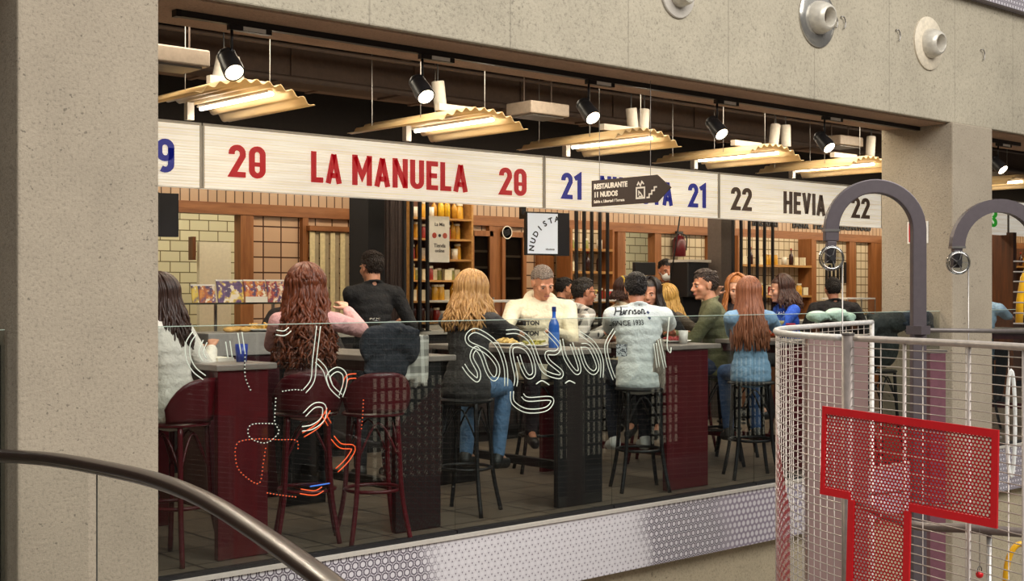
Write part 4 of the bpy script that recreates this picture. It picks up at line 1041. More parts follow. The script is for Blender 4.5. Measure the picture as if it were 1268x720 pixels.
def table(px0, px1, y0, y1, wtop, mat, label):
    x0, x1 = X(px0, y0), X(px1, y0); t = thing('high_table', label, 'table', ((x0+x1)/2, (y0+y1)/2, 0), 'high tables standing end-on to the railing')
    MB().box((x0-.02, y0-.02, TT-.035), (x0+wtop, y1, TT)).build('tabletop', M['table'], t, False, .006)
    MB().box((x0+.02, y0+.06, TT-.1), (x1-.02, y1-.06, TT-.036)).build('apron', M['maroond'], t)
    for yy in (y0, y1-.12): MB().box((x0, yy, 0), (x1, yy+.045, TT-.036)).build('panel_leg', mat, t, False, .005)
    MB().box(((x0+x1)/2-.025, y0+.04, .22), ((x0+x1)/2+.025, y1-.1, .28)).build('foot_rail', mat, t)
    return t
table(270, 332, 6.3, 7.6, .36, M['maroon'], 'leftmost maroon high table, beside the woman in the fluffy top'); table(490, 546, 6.3, 7.7, .46, M['black'], 'black high table between the curly hair and the blonde hair')
table(691, 746, 6.3, 7.75, .5, M['black'], 'black high table carrying the blue bottle'); table(826, 877, 6.3, 7.75, .6, M['maroon'], 'maroon high table under the hands of the olive sweater'); table(965, 1010, 6.3, 7.6, .5, M['maroon'], 'maroon high table before the woman in bright blue')
table(1275, 1320, 6.3, 7.6, .8, M['maroon'], 'high table in the bay beyond the right pillar')
t = thing('serving_counter', 'grey serving counter topped with bread and chips, left of the curly hair', 'counter', (X(305, 8.0), 8.0, 0))
MB().box((X(256, 8.0), 7.98, 1.02), (X(352, 8.0), 8.4, 1.18)).build('worktop', plain('8f8b88', .4), t, False, .006); MB().box((X(258, 8.0), 8.0, 0), (X(350, 8.0), 8.38, 1.02)).build('body', M['maroond'], t)
# --- things on the tables
def wine_glass(p, label, fill='d8c890', sc=1.0):
    t = thing('wine_glass', label, 'glass', p, 'wine glasses on the high tables')
    MB().lathe([(.001, 0), (.034, .001), (.034, .004), (.006, .008), (.004, .02), (.004, .09), (.01, .098), (.034, .125), (.042, .155), (.038, .2), (.034, .225), (.0325, .225), (.036, .2), (.04, .155), (.032, .126), (.006, .101), (.001, .1)], p, 24).build('bowl_and_stem', M['cglass'], t, True)
    MB().lathe([(.001, .101), (.006, .102), (.031, .127), (.037, .146), (.001, .146)], p, 20).build('wine', plain(fill, .1, 0, .03), t, True)
for px, Y, f, lab in ((464, 6.95, 'c9b9a0', 'wine glass in front of the tall man in black'), (950, 6.85, 'd9c88a', 'left wine glass before the woman in bright blue'), (966, 6.7, 'd9c88a', 'right wine glass before the woman in bright blue'), (800, 6.85, 'b54a2c', 'wine glass beside the white-shirted back')):
    wine_glass(Vector((X(px, Y), Y, TT)), lab, f)
p = Vector((X(686, 6.6), 6.6, TT)); t = thing('water_bottle', 'bright blue bottle on the table beside the cream hoodie', 'bottle', p)
MB().lathe([(.001, 0), (.036, 0), (.038, .006), (.038, .15), (.034, .175), (.016, .21), (.013, .22), (.013, .26), (.001, .26)], p, 24).build('body', plain('2f62b8', .15, 0, .06), t, 'auto'); MB().lathe([(.001, .257), (.0155, .257), (.0155, .29), (.001, .292)], p, 18).build('cap', plain('1b2d66', .35), t)
MB().lathe([(.0385, .04), (.0385, .11)], p, 24).build('paper_label', plain('4a78c4', .4), t)
def plate(p, r, label, food, fc, n=14, seed=0, ln=.05):
    t = thing('plate', label, 'plate', p, 'plates on the high tables')
    MB().lathe([(.001, .004), (r*.65, .004), (r, .018), (r*.99, .022), (r*.64, .009), (.001, .009)], p, 28).build('dish', M['white'], t, True)
    rr = random.Random(seed); mb = MB()
    for i in range(n):
        a = rr.uniform(0, 6.3); q = r*.55*sqrt(rr.random()); c = p+Vector((q*cos(a), q*sin(a), .02+.025*rr.random())); d = Vector((rr.uniform(-1, 1), rr.uniform(-1, 1), rr.uniform(-.3, .3))).normalized()*ln/2
        mb.cap(c-d, .009, c+d, .008, 8)
    f = link_mesh('food', remesh(mb, .004, 1), plain(fc, .6, 0, .3, 40), t); f['label'] = food
plate(Vector((X(322, 8.15), 8.15, 1.18)), .16, 'plate of golden chips on the grey serving counter', 'golden chips', 'c99c4a', 40, 1); plate(Vector((X(345, 8.2), 8.2, 1.18)), .1, 'plate of food beside the curly red hair', 'yellow snacks', 'd2ac58', 26, 2)
plate(Vector((X(628, 7.1), 7.1, TT)), .13, 'plate of chips under the hands of the cream hoodie', 'pale chips', 'cfae6a', 30, 3); plate(Vector((X(662, 6.75), 6.75, TT)), .11, 'small plate left of the blue bottle', 'salad', 'a9a04e', 16, 4)
plate(Vector((X(835, 6.6), 6.6, TT)), .13, 'plate before the olive sweater', 'red ham slices', 'a13a3a', 20, 5); plate(Vector((X(985, 6.6), 6.6, TT)), .12, 'plate before the woman in bright blue', 'mixed salad', '8fa05a', 20, 6)
def bread(p, rz, label):
    mm = Matrix.Translation(p) @ Matrix.Rotation(R_(rz), 4, 'Z') @ Matrix.Rotation(R_(12), 4, 'X')
    mb = MB().ell((0, 0, .02), (.06, .03, .02), 14, 8).xf(mm); mb.ell(mm @ Vector((.06, 0, .02)), (.04, .026, .018), 12, 8)
    tag(link_mesh('bread_piece', remesh(mb, .006, 3), plain('c79a55', .7, 0, .25, 25)), label, 'bread', 'bread on the grey serving counter')
for i, (px, Y, rz) in enumerate(((284, 8.1, 10), (293, 8.2, -30), (303, 8.08, 25))): bread(Vector((X(px, Y), Y, 1.18)), rz, ('leftmost', 'middle', 'rightmost')[i]+' bread piece left of the plate of golden chips')
box_thing('menu_card', (X(270, 6.6), 6.6, TT), (X(290, 6.6), 6.8, TT+.02), M['paper'], 'white menu card stack on the leftmost maroon table', 'menu')
def cup(p, c, label):
    t = tag(MB().lathe([(.001, 0), (.03, 0), (.037, .1), (.035, .1), (.029, .006), (.001, .006)], p, 20).build('cup', plain(c, .3), None, True), label, 'cup', 'cups on the tables'); return t
cup(Vector((X(299, 6.5), 6.5, TT)), '2a3f9a', 'blue cup on the leftmost maroon table'); cup(Vector((X(846, 6.45), 6.45, TT)), 'd8d4cc', 'white cup beside the olive sleeve'); cup(Vector((X(955, 7.0), 7.0, TT)), 'c4481e', 'orange drink behind the bright blue top')
p = Vector((X(979, 6.5), 6.5, TT)); t = thing('glass_jar', 'clear glass jar on the right-hand table', 'jar', p)
MB().lathe([(.001, 0), (.04, 0), (.045, .01), (.045, .09), (.038, .105), (.038, .12), (.036, .12), (.035, .1), (.042, .088), (.042, .012), (.001, .01)], p, 22).build('body', M['cglass'], t, True); MB().lathe([(.001, .119), (.04, .119), (.04, .13), (.001, .13)], p, 20).build('lid', plain('c2384a', .4), t)
# --- coats and cloths
def drape(name, blobs, mat, label, cat, vx=.014, seed=0, it=3):
    rr = random.Random(seed); mb = MB()
    for c, r in blobs:
        mb.ell(c, r, 14, 10)
        for _ in range(5):
            a = rr.uniform(0, 6.3); e = rr.uniform(-1, 1); d = Vector((cos(a)*r[0], sin(a)*r[1], e*r[2]))*.8
            q = Vector(c)+d; mb.cap(q, min(r)*.35, q+Vector((rr.uniform(-.6, .6)*r[0], rr.uniform(-.5, .5)*r[1], rr.uniform(-.9, .2)*r[2])), min(r)*.28, 8)
    return tag(link_mesh(name, remesh(mb, vx, it), mat), label, cat)
def cp(px, py, Y): return tuple(at(px, py, Y))
drape('jacket', [(cp(466, 428, 6.14), (.12, .05, .12)), (cp(486, 420, 6.14), (.14, .055, .11)), (cp(505, 428, 6.14), (.09, .05, .12)), (cp(478, 455, 6.14), (.16, .055, .13))], fabric('2c2f38', .3, None, .9), 'dark quilted jacket over the stool right of the curly hair', 'jacket', .011, 2)
rs_ = random.Random(5); sh_ = MB(); c_ = at(516, 440, 6.17)
for k in range(7): sh_.cap(c_+Vector((-.075+.025*k, rs_.uniform(-.012, .012), .11)), .014, c_+Vector((-.085+.027*k, rs_.uniform(-.015, .015), -.16+rs_.uniform(-.03, .03))), .018, 8)
tag(link_mesh('shirt', remesh(sh_, .008, 3), plaid()), 'grey checked shirt hanging beside the dark quilted jacket', 'shirt')
drape('coat', [(cp(1092, 402, 6.3), (.2, .09, .11)), (cp(1108, 399, 6.25), (.2, .09, .1)), (cp(1095, 428, 6.3), (.2, .09, .2))], fabric('2f3331', .4, None, 1), 'dark green-grey coat heaped on the stool right of the white cage rail', 'coat', .012, 4)
drape('puffer_jacket', [(cp(1128, 394, 6.2), (.17, .06, .07)), (cp(1146, 396, 6.13), (.13, .05, .08)), (cp(1140, 404, 6.15), (.15, .05, .08))], fabric('2b3340', .3, None, 1), 'dark blue puffer jacket heaped by the right pillar', 'jacket', .011, 5)
drape('scarf', [(cp(1012, 392, 6.5), (.13, .08, .05)), (cp(1035, 390, 6.5), (.14, .08, .06)), (cp(1050, 393, 6.5), (.08, .07, .045))], fabric('b9d4c4', .2, None, 1), 'mint green scarf piled beside the right-hand table', 'scarf', .012, 6)
drape('napkins', [((X(975, 6.75), 6.75, TT+.025), (.1, .08, .02)), ((X(985, 6.8), 6.85, TT+.025), (.08, .07, .02))], fabric('c4d4dc', .1), 'pale blue napkins crumpled on the right-hand table', 'napkins', .009, 7)
drape('striped_bag', [((X(818, 6.35), 6.35, .99), (.05, .04, .14)), ((X(822, 6.35), 6.35, .85), (.05, .04, .14))], plain('8d8378', .8, 0, .5, 12, 0, (14, 14, .5)), 'striped bag hanging beside the white-shirted man', 'bag', .01, 8)
drape('cap_hat', [((X(962, 7.3), 7.3, TT+.06), (.09, .09, .06))], fabric('2456b4'), 'bright blue cap on the table under the blue top', 'cap', .009, 10)

# ---------------------------------------------------------------- stall counters and fittings
def counter(p0, p1, label, col, Ya=9.5, Yb=10.05):
    x0, x1 = X(p0, Ya), X(p1, Ya); t = thing('stall_counter', label, 'counter', ((x0+x1)/2, Ya, 0), 'stall counters')
    MB().box((x0, Ya+.03, .1), (x1, Yb, 1.06)).build('body', M[col], t); MB().box((x0, Ya, 1.06), (x1, Yb, 1.1)).build('worktop', M['greywh'], t, False, .005)
    MB().box((x0, Ya+.08, 0), (x1, Yb, .1)).build('plinth', M['matblack'], t); n = max(3, int((x1-x0)/.55))
    for k in range(n): MB().box((x0+(x1-x0)*(k+.04)/n, Ya+.015, .16), (x0+(x1-x0)*(k+.96)/n, Ya+.03, 1.0)).build('front_panel', plain('2a2322', .5) if col == 'black' else M['woodd'], t)
    return t
counter(120, 452, 'counter of the stall under the 20, left of the black column', 'black'); counter(505, 700, 'counter below the shelf of bottles and the wooden doors', 'black'); counter(704, 884, 'counter below the 21 sign, in front of the masked clerk', 'black')
counter(912, 1078, 'counter below the HEVIA sign', 'woodd'); counter(1218, 1330, 'counter beyond the right pillar', 'woodd')
# food pictures on a glass guard
def foodmat(i, c1, c2, c3):
    m = NT('food_print_%d' % i); v = m.coord('Object', (1, 1, 1)); n1 = m.noise(v, 11+i, 2); n2 = m.noise(v, 26, 3)
    m.col(m.mix(m.math('GREATER_THAN', n2, .61), m.ramp(n1, [(.36, srgb('4a3a63')), (.47, srgb(c1)), (.55, srgb(c2)), (.64, srgb(c3))]), srgb('e6dcc6'))); m.set(.35); return m.m
gy = 9.28
MBx = thing('glass_guard', 'glass shelf carrying the food pictures', 'shelf', (X(290, gy), gy, 1.36), None)
MB().box((X(208, gy), gy-.02, 1.365), (X(362, gy), gy+.3, 1.375)).build('glass_shelf', M['cglass'], MBx); MB().box((X(208, gy), gy-.024, 1.364), (X(362, gy), gy-.02, 1.377)).build('shelf_edge', plain('3a3a30', .3), MBx)
for f in (212, 286, 358): MB().box((X(f, gy), gy+.26, 1.1), (X(f, gy)+.02, gy+.28, 1.365)).build('post', M['steel'], MBx)
for i, (a, b, y0, c, lab) in enumerate(((238, 247, 352, ('d8b83a', 'e0c860', '8a5a9a'), 'leftmost food picture, yellow and purple'), (247, 268, 352, ('b5622e', 'd8923e', '6a4a7c'), 'food picture of a brown skewer'), (270, 303, 346, ('6a4a7c', 'd9bd3a', 'e3d9c6'), 'food picture with yellow chips on purple'), (304, 331, 346, ('c9662e', 'd9a052', 'b0452a'), 'food picture of a round orange dish'), (332, 358, 346, ('a83a2c', 'd8b08a', '5c3f6c'), 'rightmost food picture, red and white stripes'))):
    z0, z1 = 1.378, Z((a+b)/2, y0, gy); xa, xb = X(a, gy), X(b, gy)
    Mt = Matrix.Translation((xa, gy, z0)) @ Matrix.Rotation(R_(-12), 4, 'X')
    t = thing('food_picture', lab, 'picture', (xa, gy, z0), 'food pictures on the glass shelf')
    MB().box((.004, 0, 0), (xb-xa-.004, .008, z1-z0)).xf(Mt).build('print', foodmat(i, *c), t); MB().box((0, -.003, z1-z0-.012), (xb-xa, .012, z1-z0)).xf(Mt).build('top_rail', M['white'], t)
box_thing('price_card', (X(304, 9.24), 9.235, 1.378), (X(331, 9.24), 9.245, 1.425), M['paper'], 'white price card under the round orange food picture', 'card')
# curtain of pale strips, tile header lights
yc = YW-.1
t = thing('strip_curtain', 'curtain of cream vertical strips in a wooden frame', 'curtain', (X(420, yc), yc, 0))
n = 11; xa, xb = X(384, yc), X(452, yc)
for k in range(n):
    a = xa+(xb-xa)*k/n; MB().box((a, yc+(.02 if k % 2 else 0), .3), (a+(xb-xa)/n*.93, yc+.012+(.02 if k % 2 else 0), 2.06)).build('strip', plain('dccb9c', .5) if k % 2 == 0 else plain('a8987a', .5), t)
MB().box((xa-.02, yc-.03, 2.07), (xb+.02, yc+.04, 2.12)).build('curtain_rail', M['woodh'], t)
# bundle of dark drapes beside the black column
vs = []; fs = []; n = 60; x0, x1 = X(476, 9.7), X(499, 9.7)
for i in range(n+1):
    u = i/n; vs += [(x0+(x1-x0)*u, 9.7+.03*sin(u*44)+.01*sin(u*17), .05), (x0+(x1-x0)*u, 9.7+.03*sin(u*44)+.01*sin(u*17), 2.7)]
for i in range(n): fs.append((i*2, i*2+2, i*2+3, i*2+1))
o = MB().add(vs, fs).build('dark_curtain', plain('3b2c27', .7, 0, .2), None, True); o.modifiers.new('t', 'SOLIDIFY').thickness = .01; tag(o, 'dark brown gathered curtain beside the black column', 'curtain')
# black bars in front of the stalls: one screen of bars per stall
def bars(pxs, label, Y=9.36):
    t = thing('bar_screen', label, 'screen', (X(pxs[0], Y), Y, 0), 'screens of black vertical bars')
    for px in pxs: MB().box((X(px, Y)-.012, Y, 1.1), (X(px, Y)+.012, Y+.03, 2.72)).build('bar', M['black'], t)
    MB().box((X(pxs[0], Y)-.03, Y-.005, 2.68), (X(pxs[-1], Y)+.03, Y+.035, 2.72)).build('top_rail', M['black'], t); MB().box((X(pxs[0], Y)-.03, Y+.1, 1.1), (X(pxs[-1], Y)+.03, Y+.14, 1.12)).build('base_rail', M['black'], t)
    MB().box((X(pxs[0], Y)-.03, Y, 1.1), (X(pxs[-1], Y)+.03, Y+.14, 1.108)).build('base_plate', M['black'], t)
bars((502, 511, 521, 530.5), 'four black bars in front of the bottle shelf'); bars((715, 724.5, 734, 744, 753.5), 'five black bars right of the white screen'); bars((909, 919, 929, 939, 948, 958), 'six black bars under the HEVIA sign')
# shelves of bottles and jars
def bottle_proto(name, prof, c, capc, capz, capr, rough=.25):
    b = MB().lathe(prof, (0, 0, 0), 14).build(name, plain(c, rough, 0, .15, 20), None, True)
    if capz: MB().lathe([(.001, capz), (capr, capz), (capr, capz+.022), (.001, capz+.022)], (0, 0, 0), 12).build('cap', plain(capc, .4), b)
    b.location = (0, 0, -5); return b
def jarp(h, r): return [(.001, 0), (r, 0), (r*1.02, .005), (r, h*.8), (r*.8, h*.92), (r*.8, h), (.001, h)]
def botp(h, r): return [(.001, 0), (r, 0), (r, h*.58), (r*.8, h*.68), (r*.32, h*.78), (r*.3, h), (.001, h)]
kinds = {'amber bottle': ('bottle', botp(.2, .03), 'b8842a', '2a2018', .2, .013), 'golden jar': ('jar', jarp(.14, .04), 'c9962f', 'd8d0b8', .14, .036), 'red jar': ('jar', jarp(.12, .035), '8a2a22', 'd9cfb8', .12, .032), 'cream box': ('carton', None, 'd9cfae', '', 0, 0),
         'dark bottle': ('bottle', botp(.21, .03), '3a1f1c', 'b0342a', .21, .013), 'small green jar': ('jar', jarp(.1, .033), '8d8a45', 'd8d0b8', .1, .03), 'yellow bottle': ('bottle', botp(.22, .035), 'd2a92c', 'd8d0b8', .22, .014), 'white tin': ('tin', [(.001, 0), (.036, 0), (.036, .11), (.001, .11)], 'dcd6c4', '', 0, 0)}
protos = {}
def get_item(kind):
    if kind in protos: return dup(protos[kind])
    nm, prof, c, cc, cz, crr = kinds[kind]
    b = MB().box((-.04, -.035, 0), (.04, .035, .11)).build(nm, plain(c, .5, 0, .08)) if prof is None else bottle_proto(nm, prof, c, cc, cz, crr)
    protos[kind] = b; return b
OR = ['first', 'second', 'third', 'fourth', 'fifth', 'sixth', 'seventh', 'eighth', 'ninth', 'tenth', 'eleventh', 'twelfth', 'thirteenth', 'fourteenth', 'fifteenth', 'sixteenth', 'seventeenth', 'eighteenth']
rr = random.Random(21)
def fill(x0, x1, Y, z, row, where, ks, dens=.064, grp='bottles and jars on the stall shelves'):
    x = x0+.05; k = 0
    while x < x1-.04 and k < 18:
        kd = rr.choice(ks); b = get_item(kd); b.location = (x, Y+rr.uniform(-.04, .02), z); b.rotation_euler = (0, 0, rr.uniform(-.4, .4)); tag(b, '%s, %s item on the %s %s' % (kd, OR[k], row, where), kinds[kd][0], grp); k += 1
        x += dens*rr.uniform(.95, 1.35)
Ysh = 10.3
x0, x1 = X(500, Ysh), X(577, Ysh)
t = thing('shelf_unit', 'tall wooden shelf unit of jars and bottles behind the black bars', 'shelf', ((x0+x1)/2, Ysh, 0))
for a in (x0, x1-.025): MB().box((a, Ysh-.12, 1.02), (a+.025, Ysh+.16, 2.5)).build('side_panel', M['woodl'], t)
MB().box((x0, Ysh+.15, 1.02), (x1, Ysh+.17, 2.5)).build('back_panel', M['woodd'], t)
MB().box((x0, Ysh-.1, 0), (x1, Ysh+.17, 1.02)).build('plinth', M['woodd'], t)
zs = [Z(540, y, Ysh-.1) for y in (399, 372.5, 347, 321, 295.5, 270)]
for z in zs: MB().box((x0+.025, Ysh-.12, z-.02), (x1-.025, Ysh+.15, z)).build('shelf', M['woodl'], t)
for z, row, ks in zip(zs, ('lowest', 'second lowest', 'third lowest', 'middle', 'second highest', 'topmost'), (['dark bottle', 'white tin', 'red jar'], ['amber bottle', 'cream box', 'dark bottle', 'golden jar'], ['golden jar', 'cream box', 'cream box', 'small green jar', 'red jar'], ['golden jar', 'white tin', 'red jar', 'amber bottle'], ['amber bottle', 'red jar', 'golden jar', 'small green jar'], ['amber bottle', 'golden jar', 'white tin', 'yellow bottle'])):
    fill(x0+.02, x1-.03, Ysh, z, row, 'shelf of the tall wooden unit', ks)
# poster on the shelf
yp = 9.33; xa, xb = X(532, yp), X(556.5, yp); za, zb = Z(544, 325, yp), Z(544, 268, yp)
t = thing('shop_poster', 'cream poster with small print hanging before the bottle shelf', 'poster', ((xa+xb)/2, yp, za))
MB().box((xa, yp, za), (xb, yp+.012, zb)).build('sheet', M['paper'], t)
xc = (xa+xb)/2; h = zb-za
for s, zz, sz in (('La Mia', .82, .045), ('Tienda', .36, .05), ('online', .25, .045)): put_text('lettering', s, sz, plain('4a4038', .6), t, Matrix.Translation((xc, yp-.002, za+h*zz)), bold=.0005)
for k, c in enumerate(('b5402e', '3a3a3a', 'c05a48')): MB().lathe([(.001, 0), (.026 if k != 1 else .015, 0), (.026 if k != 1 else .015, .002), (.001, .002)], (0, 0, 0), 14, Matrix.Rotation(pi/2, 3, 'X')).xf(Matrix.Translation((xc+(k-1)*.062, yp-.001, za+h*.58))).build('emblem', plain(c, .6), t)
for a in (xa+.02, xb-.02): MB().tube([(a, yp+.006, zb), (a, yp+.006, 2.68)], .002, 5).build('cord', M['black'], t)
# hanging screens
def screen(px0, px1, py0, py1, Y, label, lit, yaw):
    a = at(px0, py0, Y); hh = at(px0, py0, Y).z-at(px0, py1, Y).z; Ms = Matrix.Translation(a) @ Matrix.Rotation(R_(yaw), 4, 'Z')
    d = Ms.to_3x3() @ Vector((1, 0, 0)); k = (px1-634)/F; rx, ry = sin(TH)+k*cos(TH), cos(TH)-k*sin(TH)
    w = (rx*a.y-ry*a.x)/(ry*d.x-rx*d.y)      # width that reaches the right edge
    t = thing('hanging_screen', label, 'screen', a, 'screens hanging under the signs')
    MB().box((0, 0, -hh), (w, .045, 0)).xf(Ms).build('casing', M['black'], t, False, .004)
    MB().box((.014, -.004, -hh+.014), (w-.014, -.001, -.014)).xf(Ms).build('display', lit, t)
    MB().box((w+.01, .06, -hh), (w+.15, .13, 0)).xf(Ms).build('side_casing', plain('2a292c', .3, 0, .2, 3), t)
    zz = 2.263-a.z; MB().box((w*.3, .04, -.05), (w*.3+.05, .33, -.01)).xf(Ms).build('wall_arm', M['black'], t); MB().box((w*.3, .28, -.05), (w*.3+.05, .33, zz)).xf(Ms).build('hanger', M['black'], t)
    return t, Ms, w, hh
t, Ms, w, hh = screen(651.5, 692, 262, 316, 8.75, 'lit white hanging screen reading NUDISTA in an arc', emit('screen_white', 'ccd3dc', .38), -14)
dk = plain('1b1b1d', .5)
for i, ch in enumerate('NUDISTA'):
    an = R_(180-6-i*13); cx, cz, rad_ = w*1.02, -hh*.92, w*.86
    px_, pz_ = cx+rad_*cos(an)*1.0, cz+hh*.76*sin(an)
    me = text_mesh(ch, .072, bold=.0022, extr=.0005); me.transform(Ms @ Matrix.Translation((px_, -.006, pz_)) @ Matrix.Rotation(-(an-pi/2), 4, 'Y') @ Matrix.Rotation(pi/2, 4, 'X')); link_mesh('lettering', me, dk, t)
put_text('lettering', 'vinoteca', .028, dk, t, Ms @ Matrix.Translation((w*.72, -.006, -hh*.86)), bold=.0004)
screen(160, 198, 237, 292, 8.75, 'dark hanging screen beside the left pillar, edge framed in maroon', plain('26262a', .2, 0, .2, 4), -14)
# wooden doors with dark glass, fridge behind, round sticker
yd = YW-.09
def gdoor(n, p0, p1, y0, lab, fit):
    xa, xb = X(p0, yd), X(p1, yd); zt = 2.14
    d = tag(MB().box((xa, yd, 0), (xa+.05, yd+.05, zt)).box((xb-.05, yd, 0), (xb, yd+.05, zt)).box((xa, yd, zt-.06), (xb, yd+.05, zt)).box((xa, yd, .9), (xb, yd+.05, .98)).box((xa, yd, 0), (xb, yd+.05, .1)).build('door_%d' % n, M['wood']), kind='structure')
    MB().box((xa+.05, yd+.02, .98), (xb-.05, yd+.03, zt-.06)).build('pane', glass('door_glass_%d' % n, (.55, .52, .48), 1.5), d); MB().box((xa+.05, yd+.01, .1), (xb-.05, yd+.04, .9)).build('lower_panel', M['cream'], d)
    MB().box((xa+.04, yd+.055, .98), (xb-.04, yd+.075, zt-.05)).build('dark_lining', plain('57504a', .4, .2, .2, 8), d)
    for z in fit: MB().box((xa+.06, yd+.032, z), (xb-.06, yd+.055, z+.025)).build('inner_shelf', M['greywh'], d)
    MB().tube([(xb-.025, yd-.03, 1.2), (xb-.025, yd-.03, 1.4)], .01, 8).build('door_pull', M['steel'], d, True)
    return d
gdoor(2, 583, 611, 280, '', (1.25, 1.5, 1.72, 1.9)); gdoor(3, 622, 652, 280, '', (1.3, 1.6, 1.85))
c = at(628, 288, yd-.004); t = thing('round_sticker', 'round black and white sticker on the wooden glass door', 'sticker', c)
qx = Matrix.Rotation(pi/2, 3, 'X')
MB().lathe([(.001, 0), (.075, 0), (.075, .003), (.001, .003)], (0, 0, 0), 28, qx).xf(Matrix.Translation(c)).build('disc', M['paper'], t); MB().lathe([(.052, .004), (.064, .004)], (0, 0, 0), 28, qx).xf(Matrix.Translation(c)).build('ring', M['black'], t)
for k in (-1, 0, 1): MB().box((-.045, -.006, k*.024-.007), (.045, -.0045, k*.024+.007)).xf(Matrix.Translation(c) @ Matrix.Rotation(R_(-20), 4, 'Y')).build('stripe', M['black'], t)
# back shelves behind the five bars and in the Hevia stall
def wall_shelf(p0, p1, pys, Y, label, ks, where, dens, light_back='tile_small'):
    xa, xb = X(p0, Y), X(p1, Y); t = thing('wall_shelf', label, 'shelf', ((xa+xb)/2, Y, 0), 'wooden wall shelves')
    MB().box((xa, Y+.18, 1.0), (xb, Y+.2, 2.2)).build('back_board', M[light_back], t)
    MB().box((xa, Y-.02, 0), (xb, Y+.2, 1.0)).build('cupboard', M['woodd'], t)
    for xx in (xa, xb-.03): MB().box((xx, Y-.05, 1.0), (xx+.03, Y+.18, 2.2)).build('side_panel', M['wood'], t)
    for i, py in enumerate(pys):
        z = Z((p0+p1)/2, py, Y-.05); MB().box((xa+.03, Y-.05, z-.03), (xb-.03, Y+.18, z)).build('shelf', M['woodl'], t)
        fill(xa+.05, xb-.05, Y+.05, z, ('upper', 'middle', 'lower')[i], where, ks[i % len(ks)], dens)
    return t
wall_shelf(703, 757, (308, 336, 372), 10.7, 'wall shelf behind the five black bars', (['white tin', 'small green jar'], ['cream box', 'dark bottle'], ['dark bottle', 'red jar']), 'wall shelf behind the five black bars', .2)
wall_shelf(910, 1003, (328, 366), 10.75, 'wide wall shelf behind the six black bars', (['yellow bottle', 'white tin', 'dark bottle', 'golden jar', 'cream box'], ['golden jar', 'red jar', 'small green jar', 'cream box']), 'shelf of the HEVIA stall', .12)
wall_shelf(1236, 1330, (330, 372), 10.6, 'wall shelf beyond the right pillar', (['dark bottle', 'amber bottle'], ['amber bottle', 'yellow bottle']), 'shelf beyond the right pillar', .2, 'woodd')
# black writing over the Hevia stall
for s, p0, p1 in (('TAKE AWAY', 930, 964), ('PASTA', 981, 1001), ('PIZZA', 1007, 1030), ('ITALIAN FOOD', 1039, 1078)):
    xa, xb = X(p0, YW-.04), X(p1, YW-.04); me = text_mesh(s, .15, bold=.008, extr=.006); w_ = max(v.co.x for v in me.vertices)-min(v.co.x for v in me.vertices); zc = Z((p0+p1)/2, 276+(p0-930)*.05, YW-.04)
    me.transform(Matrix.Translation(((xa+xb)/2, YW-.045, zc)) @ Matrix.Diagonal(((xb-xa)/w_, 1, 1, 1)) @ Matrix.Rotation(pi/2, 4, 'X')); tag(link_mesh('wall_lettering', me, M['black']), 'black wall lettering reading '+s, 'lettering', 'black words over the HEVIA stall')
sg = thing('wall_emblem', 'black vertical bars and letters on the pale tiles of the HEVIA stall', 'lettering', at(1036, 335, YW-.02))
for k, px in enumerate((1024, 1028, 1033, 1038, 1042, 1047)): MB().box((X(px, YW-.02)-.018, YW-.025, Z(px, 351, YW)), (X(px, YW-.02)+.018, YW-.003, Z(px, 331-(k % 3)*3, YW))).build('bar', M['black'], sg)
# tills, coffee machine, extinguisher
def screen_till(p0, p1, y0, y1, Y, label, zb):
    xa, xb = X(p0, Y), X(p1, Y); zt, zl = Z((p0+p1)/2, y0, Y), Z((p0+p1)/2, y1, Y); t = thing('till', label, 'till', ((xa+xb)/2, Y, zb), 'tills on the counter')
    MB().box((xa, Y, zl), (xb, Y+.05, zt)).build('monitor', M['black'], t, False, .006); MB().box(((xa+xb)/2-.03, Y+.05, zb), ((xa+xb)/2+.03, Y+.1, zt-.05)).build('stand', M['blackm'], t); MB().box(((xa+xb)/2-.12, Y-.05, zb), ((xa+xb)/2+.12, Y+.15, zb+.03)).build('base', M['blackm'], t)
screen_till(787, 812, 325, 341, 9.75, 'flat black till left of the masked clerk', 1.1)
xa, xb = X(848, 9.65), X(874, 9.65); zl, zt = 1.1, Z(855, 322, 9.7)
t = thing('coffee_machine', 'big black coffee machine with pale top, right of the masked clerk', 'coffee machine', ((xa+xb)/2, 9.8, 1.1))
MB().box((xa, 9.6, zl+.3), (xb, 9.88, zt-.03)).build('body', M['black'], t, False, .015); MB().box((xa-.01, 9.58, zt-.03), (xb+.01, 9.89, zt)).build('cup_tray', M['greywh'], t); MB().box((xa+.02, 9.7, zl), (xb-.02, 9.86, zl+.3)).build('base', M['blackm'], t)
for f in (.25, .75): MB().tube([(xa+(xb-xa)*f, 9.6, zl+.36), (xa+(xb-xa)*f, 9.52, zl+.33)], .012, 8).build('filter_handle', M['steel'], t)
c = at(841, 318, YW-.1); t = thing('fire_extinguisher', 'dark red fire extinguisher on the tiled wall above the coffee machine', 'extinguisher', c)
MB().lathe([(.001, 0), (.08, 0), (.085, .01), (.085, .2), (.06, .25), (.025, .27), (.02, .29), (.001, .29)], c, 20).build('cylinder', plain('5a171c', .3), t, 'auto'); MB().cbox(c+Vector((0, 0, .31)), (.12, .03, .03)).build('valve_lever', M['black'], t); MB().tube(spline([c+Vector((.03, 0, .3)), c+Vector((.11, -.03, .25)), c+Vector((.1, -.03, .08))], 6), .01, 6).build('hose', M['black'], t, True); MB().box(c+Vector((-.02, .06, .05)), c+Vector((.02, .1, .22))).build('wall_bracket', M['black'], t)
